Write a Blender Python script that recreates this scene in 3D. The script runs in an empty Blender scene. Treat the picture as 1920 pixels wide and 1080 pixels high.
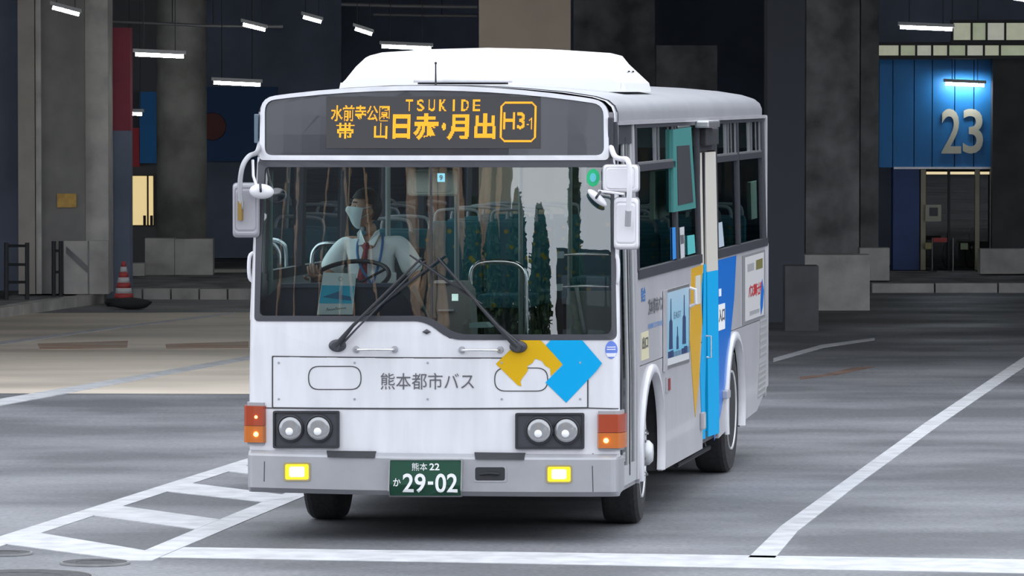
import bpy, bmesh, math, random
from mathutils import Vector, Matrix
random.seed(7)
SC = bpy.context.scene
COL = SC.collection
PI = math.pi

# ------------------------------------------------------------------ camera
FPX = 9500.0
PITCH = math.atan(372 / FPX)
CAMH = 2.8
cam_d = bpy.data.cameras.new('camera')
cam_d.sensor_width = 36.0
cam_d.lens = FPX / 1920 * 36.0
cam_d.clip_start = 0.5
cam_d.clip_end = 600
cam = bpy.data.objects.new('camera', cam_d)
COL.objects.link(cam)
cam.location = (0, 0, CAMH)
cam.rotation_euler = (PI / 2 - PITCH, 0, 0)
SC.camera = cam

# ------------------------------------------------------------------ sky (overcast) and exposure
wd = bpy.data.worlds.new('world')
SC.world = wd
wd.use_nodes = True
bg = wd.node_tree.nodes['Background']
bg.inputs[0].default_value = (0.86, 0.92, 1.0, 1)
bg.inputs[1].default_value = 1.9
SC.view_settings.view_transform = 'Standard'
SC.view_settings.look = 'None'
SC.view_settings.gamma = 1
SC.view_settings.use_curve_mapping = False
SC.view_settings.exposure = 0.3

# ------------------------------------------------------------------ geometry of the place
cP, sP = math.cos(PITCH), math.sin(PITCH)
CF, CU, CR = Vector((0, cP, -sP)), Vector((0, sP, cP)), Vector((1, 0, 0))
CC = Vector((0, 0, CAMH))
TH = math.radians(9.45)
BO = Vector((-0.515, 31.3, 0))
BB = Vector((math.sin(TH), math.cos(TH), 0))
BW = Vector((math.cos(TH), -math.sin(TH), 0))


def ray(px, py):
    return CF + CR * ((px - 960) / FPX) - CU * ((py - 540) / FPX)


def hit(px, py, p0, n):
    d = ray(px, py)
    return CC + d * ((p0 - CC).dot(n) / d.dot(n))


def G(px, py, z=0.0):
    return hit(px, py, Vector((0, 0, z)), Vector((0, 0, 1)))


def D(px, py, Y):
    return hit(px, py, Vector((0, Y, 0)), Vector((0, 1, 0)))


def loc(P):
    v = P - BO
    return Vector((v.dot(BW), v.dot(BB), v.z))


def hw(z):
    t = min(1, max(0, (z - 1.0) / 1.6))
    return 1.17 - 0.035 * t


def yf(x, z):
    xr = min(1.17, abs(x) / hw(z) * 1.17)
    y = 0.12 * (xr / 1.17) ** 2
    if xr > 1.125:
        y += 0.045 - math.sqrt(max(0, 0.045 ** 2 - (xr - 1.125) ** 2))
    if z > 1.25:
        y += (z - 1.25) * 0.06 + 0.03 * (z - 1.25) ** 2
    return y


def F(px, py):
    y = 0.05
    for _ in range(4):
        p = loc(hit(px, py, BO + BB * y, BB))
        y = yf(p.x, p.z)
    return (p.x, p.z)


def S(px, py, off=0.0):
    x = 1.16
    for _ in range(4):
        p = loc(hit(px, py, BO + BW * x, BW))
        x = hw(p.z) + off
    return (p.y, p.z)


def I(px, py, y):
    "bus-local point seen at a pixel, at depth y behind the bus front"
    return loc(hit(px, py, BO + BB * y, BB))


# ------------------------------------------------------------------ materials
MATS = {}


def mat(name, col, rough=0.5, metal=0.0, var=0.0, scale=8.0, bump=0.0, bscale=60.0, emit=None, estr=0.0, coat=0.0, stretch=None, col2=None, spec=0.5):
    if name in MATS:
        return MATS[name]
    m = bpy.data.materials.new(name)
    m.use_nodes = True
    nt = m.node_tree
    b = nt.nodes['Principled BSDF']
    b.inputs['Base Color'].default_value = (*col, 1)
    b.inputs['Roughness'].default_value = rough
    b.inputs['Metallic'].default_value = metal
    b.inputs['Coat Weight'].default_value = coat
    b.inputs['Specular IOR Level'].default_value = spec
    if emit:
        b.inputs['Emission Color'].default_value = (*emit, 1)
        b.inputs['Emission Strength'].default_value = estr
    tc = nt.nodes.new('ShaderNodeTexCoord')
    src = tc.outputs['Object']
    if stretch:
        mp = nt.nodes.new('ShaderNodeMapping')
        mp.inputs['Scale'].default_value = stretch
        nt.links.new(src, mp.inputs[0])
        src = mp.outputs[0]
    if var > 0 or col2:
        n = nt.nodes.new('ShaderNodeTexNoise')
        n.inputs['Scale'].default_value = scale
        n.inputs['Detail'].default_value = 6
        nt.links.new(src, n.inputs['Vector'])
        cr = nt.nodes.new('ShaderNodeValToRGB')
        a = col2 if col2 else tuple(c * (1 - var) for c in col)
        z = col if col2 else tuple(min(1, c * (1 + var)) for c in col)
        cr.color_ramp.elements[0].color = (*a, 1)
        cr.color_ramp.elements[1].color = (*z, 1)
        cr.color_ramp.elements[0].position = 0.35
        cr.color_ramp.elements[1].position = 0.65
        nt.links.new(n.outputs[0], cr.inputs[0])
        nt.links.new(cr.outputs[0], b.inputs['Base Color'])
    if bump > 0:
        n2 = nt.nodes.new('ShaderNodeTexNoise')
        n2.inputs['Scale'].default_value = bscale
        n2.inputs['Detail'].default_value = 4
        nt.links.new(src, n2.inputs['Vector'])
        bp = nt.nodes.new('ShaderNodeBump')
        bp.inputs['Strength'].default_value = bump
        bp.inputs['Distance'].default_value = 0.01
        nt.links.new(n2.outputs[0], bp.inputs['Height'])
        nt.links.new(bp.outputs[0], b.inputs['Normal'])
    MATS[name] = m
    return m


def glass(name, tint, ior=1.6, wave=0.0):
    m = bpy.data.materials.new(name)
    m.use_nodes = True
    nt = m.node_tree
    nt.nodes.clear()
    out = nt.nodes.new('ShaderNodeOutputMaterial')
    mix = nt.nodes.new('ShaderNodeMixShader')
    tr = nt.nodes.new('ShaderNodeBsdfTransparent')
    tr.inputs[0].default_value = (*tint, 1)
    gl = nt.nodes.new('ShaderNodeBsdfGlossy')
    gl.inputs['Roughness'].default_value = 0.0
    gl.inputs[0].default_value = (1, 1, 1, 1)
    fr = nt.nodes.new('ShaderNodeFresnel')
    fr.inputs[0].default_value = ior
    if wave:
        tc = nt.nodes.new('ShaderNodeTexCoord')
        mp = nt.nodes.new('ShaderNodeMapping')
        mp.inputs['Scale'].default_value = (1.0, 1.0, 0.22)
        n = nt.nodes.new('ShaderNodeTexNoise')
        n.inputs['Scale'].default_value = 11
        n.inputs['Detail'].default_value = 2
        bp = nt.nodes.new('ShaderNodeBump')
        bp.inputs['Strength'].default_value = wave
        bp.inputs['Distance'].default_value = 0.01
        nt.links.new(tc.outputs['Object'], mp.inputs[0])
        nt.links.new(mp.outputs[0], n.inputs['Vector'])
        nt.links.new(n.outputs[0], bp.inputs['Height'])
        nt.links.new(bp.outputs[0], gl.inputs['Normal'])
    nt.links.new(fr.outputs[0], mix.inputs[0])
    nt.links.new(tr.outputs[0], mix.inputs[1])
    nt.links.new(gl.outputs[0], mix.inputs[2])
    nt.links.new(mix.outputs[0], out.inputs[0])
    return m


PODW = mat('pod_lit_white', (0.85, 0.85, 0.87), 0.35, var=0.02, scale=3)  # brighter copy of the bus white, sky glare put into the colour
ROOFM = mat('roof_shade_grey', (0.31, 0.31, 0.33), 0.35, var=0.05, scale=3)  # bus white darkened, the roof's shade is put into the colour
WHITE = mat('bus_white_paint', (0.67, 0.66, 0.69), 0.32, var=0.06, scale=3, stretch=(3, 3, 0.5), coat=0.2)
SIDEW = mat('bus_side_shade_grey', (0.43, 0.42, 0.44), 0.35, var=0.05, scale=3, stretch=(3, 1, 0.6), coat=0.2)  # darker copy of the front white, standing in for shade along the side
SILVER = mat('bumper_silver', (0.36, 0.36, 0.38), 0.42, 0.3, var=0.05, scale=5)
BLACKR = mat('black_rubber', (0.02, 0.021, 0.025), 0.55)
DARKTRIM = mat('dark_trim', (0.045, 0.045, 0.055), 0.4)
CHROME = mat('polished_metal', (0.75, 0.76, 0.78), 0.18, 1.0)
ALU = mat('brushed_aluminium', (0.55, 0.55, 0.56), 0.35, 0.9, var=0.08, scale=20)
GREYP = mat('grey_plastic', (0.32, 0.32, 0.34), 0.5)
GOLD = mat('gold_paint', (0.62, 0.36, 0.005), 0.55, spec=0.2)
SIDEGOLD = mat('side_gold_paint', (0.62, 0.34, 0.02), 0.4)
CYAN = mat('cyan_paint', (0.0, 0.33, 0.66), 0.5, spec=0.2)
BLUE = mat('blue_paint', (0.01, 0.17, 0.62), 0.35, coat=0.2)
TYRE = mat('tyre_rubber', (0.022, 0.022, 0.024), 0.85, var=0.2, scale=30, bump=0.3)
RIMW = mat('wheel_white', (0.6, 0.6, 0.61), 0.4, 0.3, var=0.1, scale=12)
SEATB = mat('seat_fabric', (0.02, 0.13, 0.16), 0.9, col2=(0.015, 0.08, 0.13), scale=14)
INTER = mat('interior_grey', (0.24, 0.29, 0.29), 0.7)
DASH = mat('dash_navy', (0.035, 0.05, 0.075), 0.75)
CREAM = mat('cream_paint', (0.56, 0.52, 0.46), 0.45)
SIGNBLK = mat('sign_smoked_glass', (0.035, 0.036, 0.045), 0.12, spec=0.6)
LEDM = mat('led_amber', (0.02, 0.01, 0), 0.5, emit=(1.0, 0.40, 0.014), estr=1.6)
LEDBACK = mat('led_board', (0.036, 0.034, 0.036), 0.6)
INK = mat('dark_grey_lettering', (0.10, 0.10, 0.11), 0.5)
WINK = mat('white_lettering', (0.8, 0.8, 0.8), 0.5)
PLATEG = mat('plate_green', (0.010, 0.062, 0.036), 0.4)
LENS = mat('headlamp_lens', (0.33, 0.33, 0.34), 0.2, 0.3, coat=1.0)
LENSI = mat('headlamp_highlight', (0.85, 0.85, 0.86), 0.2, 0.0)  # pale colour for the painted bright spot on each headlamp lens
FOGM = mat('fog_lamp_lit', (0.8, 0.45, 0.02), 0.3, emit=(1.0, 0.52, 0.01), estr=1.0)
FOGC = mat('fog_lamp_core_lit', (1, 0.9, 0.5), 0.3, emit=(1.0, 0.88, 0.35), estr=4.0)
INDR = mat('indicator_red_orange', (0.34, 0.045, 0.012), 0.25, coat=0.5)
INDA = mat('indicator_amber', (0.50, 0.13, 0.015), 0.25, coat=0.5)
INDL = mat('indicator_bulb_lit', (1, 0.6, 0.1), 0.3, emit=(1.0, 0.55, 0.08), estr=7)
GLASSF = glass('windscreen_glass', (0.93, 0.99, 0.98), 2.25, 0.022)
GLASSS = glass('tinted_side_glass', (0.58, 0.72, 0.72), 1.6)
GLASSD = glass('clear_pane', (0.6, 0.62, 0.6), 1.5)
CONC = mat('concrete', (0.42, 0.40, 0.38), 0.85, var=0.2, scale=2.5, bump=0.25, bscale=20)
CONCD = mat('dark_concrete', (0.19, 0.19, 0.195), 0.9, var=0.45, scale=1.8, bump=0.3, bscale=12)
BEIGE = mat('beige_render', (0.50, 0.40, 0.31), 0.8, var=0.05, scale=2)
NAVY = mat('navy_wall', (0.15, 0.18, 0.25), 0.8, var=0.2, scale=1)
PANELB = mat('blue_panel', (0.015, 0.20, 0.55), 0.5, var=0.06, scale=2)
REDW = mat('red_wall', (0.26, 0.035, 0.06), 0.7, var=0.08, scale=2)
WARM = mat('warm_lit_room', (0.8, 0.7, 0.4), 0.6, emit=(1.0, 0.76, 0.36), estr=0.55)
TUBE = mat('fluorescent_tube', (1, 1, 1), 0.4, emit=(0.95, 1.0, 0.98), estr=45)
HOUSE = mat('lamp_housing', (0.5, 0.5, 0.5), 0.5)
DARKM = mat('dark_metal', (0.03, 0.032, 0.036), 0.5, 0.5)
PAINTW = mat('road_paint', (0.56, 0.56, 0.58), 0.7, col2=(0.42, 0.42, 0.43), scale=5, bump=0.2, bscale=90)
SKIN = mat('skin', (0.50, 0.29, 0.20), 0.55)
SHIRT = mat('white_shirt', (0.86, 0.92, 0.92), 0.8, var=0.06, scale=9, bump=0.5, bscale=9)
TIEM = mat('red_tie', (0.27, 0.025, 0.04), 0.6, var=0.3, scale=60)
MASKM = mat('face_mask', (0.68, 0.80, 0.80), 0.8, bump=0.3, bscale=25)
HAIR = mat('black_hair', (0.012, 0.011, 0.011), 0.6, bump=0.4, bscale=80)
TROUS = mat('navy_trousers', (0.02, 0.022, 0.035), 0.9)
LANY = mat('blue_lanyard', (0.05, 0.18, 0.42), 0.6)


# ------------------------------------------------------------------ helpers
def tag(o, label=None, cat=None, group=None, kind=None):
    if label: o['label'] = label
    if cat: o['category'] = cat
    if group: o['group'] = group
    if kind: o['kind'] = kind
    return o


def empty(name, at=(0, 0, 0), rz=0, parent=None):
    o = bpy.data.objects.new(name, None)
    o.empty_display_size = 0.2
    COL.objects.link(o)
    o.location = at
    o.rotation_euler = (0, 0, rz)
    o.parent = parent
    return o


def obj(name, bm, m, parent=None, at=None, smooth=False, rz=0):
    me = bpy.data.meshes.new(name)
    if not isinstance(bm, bmesh.types.BMesh):
        vs, fs = bm
        me.from_pydata([tuple(v) for v in vs], [], fs)
        b2 = bmesh.new(); b2.from_mesh(me)
        bm = b2
    bm.normal_update()
    bm.to_mesh(me)
    bm.free()
    for p in me.polygons:
        p.use_smooth = smooth
    if isinstance(m, (list, tuple)):
        for k in m: me.materials.append(k)
    else:
        me.materials.append(m)
    o = bpy.data.objects.new(name, me)
    COL.objects.link(o)
    if parent: o.parent = parent
    if at is not None: o.location = at
    o.rotation_euler = (0, 0, rz)
    return o


def dup(o, parent=None):
    c = o.copy()
    COL.objects.link(c)
    if parent: c.parent = parent
    return c


def bm_new():
    return bmesh.new()


def box(bm, x0, x1, y0, y1, z0, z1, bev=0.0):
    r = bmesh.ops.create_cube(bm, size=1)
    for v in r['verts']:
        v.co = Vector(((x0 + x1) / 2 + v.co.x * (x1 - x0), (y0 + y1) / 2 + v.co.y * (y1 - y0), (z0 + z1) / 2 + v.co.z * (z1 - z0)))
    if bev > 0:
        es = list({e for v in r['verts'] for e in v.link_edges})
        bmesh.ops.bevel(bm, geom=es, offset=bev, segments=2, affect='EDGES', profile=0.6)
    return bm


def bx(x0, x1, y0, y1, z0, z1, bev=0.0):
    return box(bm_new(), x0, x1, y0, y1, z0, z1, bev)


def tube(bm, pts, r, n=8, cap=True):
    pts = [Vector(p) for p in pts]
    rs = r if isinstance(r, (list, tuple)) else [r] * len(pts)
    rings = []
    up = Vector((0.13, 0.21, 0.97))
    prev = None
    for i, p in enumerate(pts):
        t = (pts[min(i + 1, len(pts) - 1)] - pts[max(i - 1, 0)]).normalized()
        if prev is None:
            a = t.cross(up)
            if a.length < 1e-3: a = t.cross(Vector((1, 0, 0)))
        else:
            a = prev - t * prev.dot(t)
        a.normalize()
        prev = a
        b = t.cross(a)
        rings.append([bm.verts.new(p + (a * math.cos(2 * PI * k / n) + b * math.sin(2 * PI * k / n)) * rs[i]) for k in range(n)])
    for i in range(len(rings) - 1):
        for k in range(n):
            bm.faces.new((rings[i][k], rings[i + 1][k], rings[i + 1][(k + 1) % n], rings[i][(k + 1) % n]))
    if cap:
        bm.faces.new(rings[0]); bm.faces.new(list(reversed(rings[-1])))
    bmesh.ops.recalc_face_normals(bm, faces=bm.faces[:])
    return bm


def smooth_path(pts, k=6):
    "Catmull-Rom through the points"
    P = [Vector(p) for p in pts]
    P = [P[0] * 2 - P[1]] + P + [P[-1] * 2 - P[-2]]
    out = []
    for i in range(1, len(P) - 2):
        for j in range(k):
            t = j / k
            a, b, c, d = P[i - 1], P[i], P[i + 1], P[i + 2]
            out.append(0.5 * ((2 * b) + (c - a) * t + (2 * a - 5 * b + 4 * c - d) * t * t + (3 * b - a - 3 * c + d) * t ** 3))
    out.append(P[-2])
    return out


def lathe(bm, prof, n=32, axis='y', c=(0, 0, 0)):
    "prof = (r, h) pairs revolved about an axis"
    c = Vector(c)
    rings = []
    for r, h in prof:
        ring = []
        for k in range(n):
            a = 2 * PI * k / n
            u, v = r * math.cos(a), r * math.sin(a)
            p = {'x': (h, u, v), 'y': (u, h, v), 'z': (u, v, h)}[axis]
            ring.append(bm.verts.new(c + Vector(p)))
        rings.append(ring)
    for i in range(len(rings) - 1):
        for k in range(n):
            bm.faces.new((rings[i][k], rings[i][(k + 1) % n], rings[i + 1][(k + 1) % n], rings[i + 1][k]))
    if prof[0][0] > 1e-4: bm.faces.new(rings[0])
    if prof[-1][0] > 1e-4: bm.faces.new(rings[-1])
    bmesh.ops.remove_doubles(bm, verts=bm.verts[:], dist=1e-5)
    bmesh.ops.recalc_face_normals(bm, faces=bm.faces[:])
    return bm


def rpoly(cor, r, n=5):
    "polygon with rounded corners (always n+1 points a corner)"
    out = []
    N = len(cor)
    rr = r if isinstance(r, (list, tuple)) else [r] * N
    for i in range(N):
        a, b, c = Vector(cor[i - 1]), Vector(cor[i]), Vector(cor[(i + 1) % N])
        u, v = (a - b).normalized(), (c - b).normalized()
        k = rr[i]
        p, q = b + u * k, b + v * k
        for j in range(n + 1):
            t = j / n
            out.append(tuple(p * (1 - t) ** 2 + b * 2 * t * (1 - t) + q * t * t))
    return out


def sheet(poly, fn, thick=0.0, step=0.12, steps=None):
    """flat outline (u,v) cut into a grid, laid on a surface fn(u,v,h): h = height above the surface"""
    bm = bm_new()
    vs = [bm.verts.new((p[0], p[1], 0)) for p in poly]
    f = bm.faces.new(vs)
    if f.calc_area() == 0: pass
    f.normal_update()
    if f.normal.z < 0: f.normal_flip()
    bmesh.ops.triangulate(bm, faces=bm.faces[:], ngon_method='EAR_CLIP')
    us = [p[0] for p in poly]; ws = [p[1] for p in poly]
    su, sv = steps if steps else (step, step)
    cuts = []
    if su:
        k = math.floor(min(us) / su) + 1
        while k * su < max(us) - 1e-6:
            cuts.append(((k * su, 0, 0), (1, 0, 0))); k += 1
        for e in (1.10, 1.12, 1.13, 1.14, 1.15, 1.158, 1.165, -1.10, -1.12, -1.13, -1.14, -1.15, -1.158, -1.165):
            if steps is None and min(us) < e < max(us): cuts.append(((e, 0, 0), (1, 0, 0)))
    if sv:
        k = math.floor(min(ws) / sv) + 1
        while k * sv < max(ws) - 1e-6:
            cuts.append(((0, k * sv, 0), (0, 1, 0))); k += 1
    for co, no in cuts:
        bmesh.ops.bisect_plane(bm, geom=bm.verts[:] + bm.edges[:] + bm.faces[:], plane_co=co, plane_no=no, dist=1e-6)
    bmesh.ops.remove_doubles(bm, verts=bm.verts[:], dist=1e-5)
    uv = {v: (v.co.x, v.co.y) for v in bm.verts}
    if thick:
        top = bm.faces[:]
        edges = [e for e in bm.edges if e.is_boundary]
        low = {v: bm.verts.new((0, 0, 0)) for v in list(uv)}
        for f in top:
            bm.faces.new([low[v] for v in reversed(f.verts)])
        for e in edges:
            f = e.link_faces[0]
            a, b = e.verts
            for l in f.loops:
                if l.vert == a and l.link_loop_next.vert != b: a, b = b, a; break
            bm.faces.new((b, a, low[a], low[b]))
        for v, q in low.items(): q.co = Vector(fn(*uv[v], -thick))
    for v, q in uv.items(): v.co = Vector(fn(*q, 0.0))
    return bm


def fmap(off):
    return lambda x, z, h: (x, yf(x, z) - off - h, z)


def smap(off, s=1):
    return lambda y, z, h: (s * (hw(z) + off + h), y, z)


def ring_bm(outer, inner, fn, thick):
    bm = bm_new()
    n = len(outer)
    # refine along the ring so that it follows the surface
    def dens(L):
        o = []
        for i in range(n):
            a, b = L[i], L[(i + 1) % n]
            for j in range(8): o.append((a[0] + (b[0] - a[0]) * j / 8, a[1] + (b[1] - a[1]) * j / 8))
        return o
    A, B = dens(outer), dens(inner)
    N = len(A)
    def row(L, h): return [bm.verts.new(fn(*p, h)) for p in L]
    a, b, a2, b2 = row(A, 0), row(B, 0), row(A, -thick), row(B, -thick)
    for i in range(N):
        j = (i + 1) % N
        bm.faces.new((a[i], a[j], b[j], b[i]))
        bm.faces.new((b[i], b[j], b2[j], b2[i]))
        bm.faces.new((a2[i], a2[j], a[j], a[i]))
    bmesh.ops.recalc_face_normals(bm, faces=bm.faces[:])
    return bm


def Fs(pts): return [F(*p) for p in pts]
def Ss(pts, off=0.0): return [S(*p, off) for p in pts]


def text_tris(body, bold=0.0, spacing=1.0):
    c = bpy.data.curves.new('lettering', 'FONT')
    c.body = body
    c.offset = bold
    c.space_character = spacing
    c.resolution_u = 4
    o = bpy.data.objects.new('lettering', c)
    COL.objects.link(o)
    bpy.context.view_layer.update()
    dg = bpy.context.evaluated_depsgraph_get()
    me = bpy.data.meshes.new_from_object(o.evaluated_get(dg))
    bpy.data.objects.remove(o)
    bpy.data.curves.remove(c)
    me.calc_loop_triangles()
    vs = [(v.co.x, v.co.y) for v in me.vertices]
    ts = [tuple(t.vertices) for t in me.loop_triangles]
    bpy.data.meshes.remove(me)
    x0 = min(v[0] for v in vs); x1 = max(v[0] for v in vs); y0 = min(v[1] for v in vs); y1 = max(v[1] for v in vs)
    vs = [((v[0] - x0) / (x1 - x0), (v[1] - y0) / (y1 - y0)) for v in vs]
    return vs, ts


def text_obj(name, body, corners, fn, m, parent, bold=0.0, spacing=1.0):
    "corners: lower-left, lower-right, upper-right, upper-left in surface (u,v)"
    vs, ts = text_tris(body, bold, spacing)
    a, b, c, d = [Vector(k) for k in corners]
    P = []
    for u, v in vs:
        q = a * (1 - u) * (1 - v) + b * u * (1 - v) + c * u * v + d * (1 - u) * v
        P.append(fn(q.x, q.y, 0.0))
    return obj(name, (P, ts), m, parent)


def rect_px(x0, y0, x1, y1): return [(x0, y1), (x1, y1), (x1, y0), (x0, y0)]


# ================================================================== SETTING
# ---- ground
def ground_material():
    m = bpy.data.materials.new('asphalt')
    m.use_nodes = True
    nt = m.node_tree
    b = nt.nodes['Principled BSDF']
    L = nt.links.new
    tc = nt.nodes.new('ShaderNodeTexCoord')
    def noise(scale, st, det=5):
        mp = nt.nodes.new('ShaderNodeMapping'); mp.inputs['Scale'].default_value = st
        L(tc.outputs['Object'], mp.inputs[0])
        n = nt.nodes.new('ShaderNodeTexNoise'); n.inputs['Scale'].default_value = scale; n.inputs['Detail'].default_value = det
        L(mp.outputs[0], n.inputs['Vector'])
        return n.outputs[0]
    big = noise(0.7, (0.55, 0.8, 1), 9)
    fine = noise(26, (1, 1, 1), 3)
    r1 = nt.nodes.new('ShaderNodeValToRGB')
    r1.color_ramp.elements[0].position = 0.40; r1.color_ramp.elements[0].color = (0.10, 0.102, 0.111, 1)
    r1.color_ramp.elements[1].position = 0.70; r1.color_ramp.elements[1].color = (0.25, 0.25, 0.268, 1)
    L(big, r1.inputs[0])
    r2 = nt.nodes.new('ShaderNodeValToRGB')
    r2.color_ramp.elements[0].position = 0.3; r2.color_ramp.elements[0].color = (0.72, 0.72, 0.72, 1)
    r2.color_ramp.elements[1].position = 0.7; r2.color_ramp.elements[1].color = (1.2, 1.2, 1.2, 1)
    L(fine, r2.inputs[0])
    mx = nt.nodes.new('ShaderNodeMix'); mx.data_type = 'RGBA'; mx.blend_type = 'MULTIPLY'
    mx.inputs[0].default_value = 1
    L(r1.outputs[0], mx.inputs[6]); L(r2.outputs[0], mx.inputs[7])
    L(mx.outputs[2], b.inputs['Base Color'])
    rr = nt.nodes.new('ShaderNodeMapRange')
    rr.inputs[1].default_value = 0.35; rr.inputs[2].default_value = 0.7
    rr.inputs[3].default_value = 0.75; rr.inputs[4].default_value = 0.45
    L(big, rr.inputs[0]); L(rr.outputs[0], b.inputs['Roughness'])
    bp = nt.nodes.new('ShaderNodeBump'); bp.inputs['Strength'].default_value = 0.35; bp.inputs['Distance'].default_value = 0.01
    L(fine, bp.inputs['Height']); L(bp.outputs[0], b.inputs['Normal'])
    return m


bm = bx(-70, 70, -90, 150, -0.3, 0)
floor = tag(obj('floor', bm, ground_material()), 'grey asphalt roadway of the bus terminal', 'road', kind='structure')
SLABM = mat('slab_concrete', (0.78, 0.68, 0.57), 0.6, col2=(0.46, 0.40, 0.33), scale=0.35, bump=0.2, bscale=30, stretch=(0.5, 1.6, 1))


def paint(name, pts, m=PAINTW, h=0.004):
    P = [G(*p) for p in pts]
    n = len(P)
    vs = [(p.x, p.y, h) for p in P] + [(p.x, p.y, -0.002) for p in P]
    fs = [tuple(range(n))] + [(i, (i + 1) % n, n + (i + 1) % n, n + i) for i in range(n)]
    b = bm_new(); me = bpy.data.meshes.new('t'); me.from_pydata(vs, [], fs); b.from_mesh(me); bpy.data.meshes.remove(me)
    bmesh.ops.triangulate(b, faces=b.faces[:], ngon_method='EAR_CLIP')
    bmesh.ops.recalc_face_normals(b, faces=b.faces[:])
    return obj(name, b, m, floor)


# concrete slab on the left, beyond the expansion joint
a0, a1 = G(-60, 732), G(480, 740)
vs = [(-28, a0.y + (a0.x + 28) * 0.02, 0.003), (a1.x + 1.2, a1.y, 0.003), (a1.x + 3.2, 64.0, 0.003), (-28, 61.5, 0.003)]
obj('concrete_slab', (vs, [(0, 1, 2, 3)]), SLABM, floor)
RUSTM = mat('rust_stain', (0.40, 0.23, 0.15), 0.8, col2=(0.46, 0.39, 0.32), scale=1.5, stretch=(0.5, 2, 1))
paint('faded_red_marking', [(70, 645), (240, 640), (238, 654), (75, 656)], RUSTM, 0.006)
paint('faded_red_marking', [(310, 646), (466, 641), (466, 654), (312, 655)], RUSTM, 0.006)
paint('faded_red_marking', [(1500, 712), (1570, 703), (1640, 688), (1600, 690), (1540, 704), (1500, 707)], mat('rust_stain_asphalt', (0.17, 0.105, 0.08), 0.8, var=0.2, scale=2), 0.006)
paint('lane_line', [(345, 1027), (900, 1035), (1920, 1050), (1980, 1051), (1980, 1078), (1920, 1076), (900, 1056), (300, 1046)])
paint('lane_line', [(1403, 1046), (1464, 987), (1580, 904), (1735, 793), (1904, 680), (1960, 643), (1985, 645), (1920, 689), (1764, 796), (1604, 912), (1496, 996), (1453, 1047)])
paint('lane_line', [(-40, 756), (480, 666), (480, 673), (-40, 769)], h=0.007)
paint('lane_line', [(-40, 647), (200, 615), (440, 586), (440, 589), (200, 619), (-40, 653)], h=0.007)
paint('lane_line', [(1450, 672), (1540, 647), (1640, 634), (1640, 638), (1545, 652), (1450, 679)])
paint('hatch_line', [(-30, 1016), (471, 858), (520, 842), (520, 853), (471, 871), (-30, 1035)])
paint('hatch_line', [(271, 1033), (367, 993), (492, 942), (620, 892), (620, 912), (573, 930), (342, 1027), (284, 1052)])
paint('hatch_bar', [(10, 1021), (73, 1000), (271, 1033), (284, 1052), (244, 1052)], h=0.005)
paint('hatch_bar', [(171, 967), (222, 949), (413, 975), (367, 993)], h=0.005)
paint('hatch_bar', [(309, 922), (351, 906), (560, 932), (492, 942)], h=0.005)
paint('hatch_bar', [(422, 884), (452, 873), (600, 892), (590, 904)], h=0.005)

# manhole covers
MANH = mat('cast_iron', (0.05, 0.05, 0.053), 0.6, 0.4, var=0.3, scale=20, bump=0.5, bscale=40)
MRING = mat('manhole_frame', (0.2, 0.2, 0.2), 0.8, var=0.15, scale=9)
for (px, py, r, lab) in ((38, 1084, 0.44, 'large dark iron manhole cover at the front edge of the road'),
                         (178, 1057, 0.205, 'small dark iron manhole cover below the white hatching'),
                         (8, 1039, 0.17, 'small dark iron cover beside the start of the hatching')):
    p = G(px, py)
    t = tag(empty('manhole_cover', (p.x, p.y, 0)), lab, 'manhole')
    b = bm_new(); lathe(b, [(0.0, 0.009), (r * 0.55, 0.009), (r * 0.56, 0.012), (r * 0.9, 0.012), (r * 0.92, 0.006)], 40, 'z')
    obj('cover', b, MANH, t)
    b = bm_new(); lathe(b, [(r * 0.93, 0.004), (r * 0.93, 0.013), (r, 0.013), (r * 1.02, 0.002)], 40, 'z')
    obj('frame_ring', b, MRING, t)

# ---- terminal shell
CEILM = mat('ceiling_dark', (0.10, 0.105, 0.115), 0.9, var=0.3, scale=0.4)
tag(obj('ceiling', bx(-45, 45, 48.0, 120, 6.2, 6.8), CEILM), 'dark concrete deck over the bus terminal', 'ceiling', kind='structure')
tag(obj('wall_back', bx(-45, 45, 118, 119, 0, 6.4), NAVY), 'dark far wall of the terminal', 'wall', kind='structure')
tag(obj('wall_left', bx(-45.5, -45, 48, 119, 0, 6.4), NAVY), 'dark side wall of the terminal', 'wall', kind='structure')
tag(obj('wall_right', bx(45, 45.5, 48, 119, 0, 6.4), NAVY), 'dark side wall of the terminal on the right', 'wall', kind='structure')

# ================================================================== THE BUS
bus = tag(empty('bus', BO, -TH), 'white city bus with amber destination sign and gold and blue diamond emblem', 'bus')
YE = 8.22          # rear end
ZB = 1.60          # belt line
AX = (1.59, 6.02)  # axles
RT = 0.455


def fpart(name, poly, off, thick, m, parent=None, px=True, step=0.12):
    return obj(name, sheet(Fs(poly) if px else poly, fmap(off), thick, step), m, parent or bus)


def spart(name, poly, off, thick, m, parent=None, px=True, s=1, steps=(0.5, 0.25), smooth=False):
    b = sheet(Ss(poly) if px else poly, smap(off, s), thick, steps=steps)
    bmesh.ops.recalc_face_normals(b, faces=b.faces[:])
    return obj(name, b, m, parent or bus, smooth=smooth)


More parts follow.
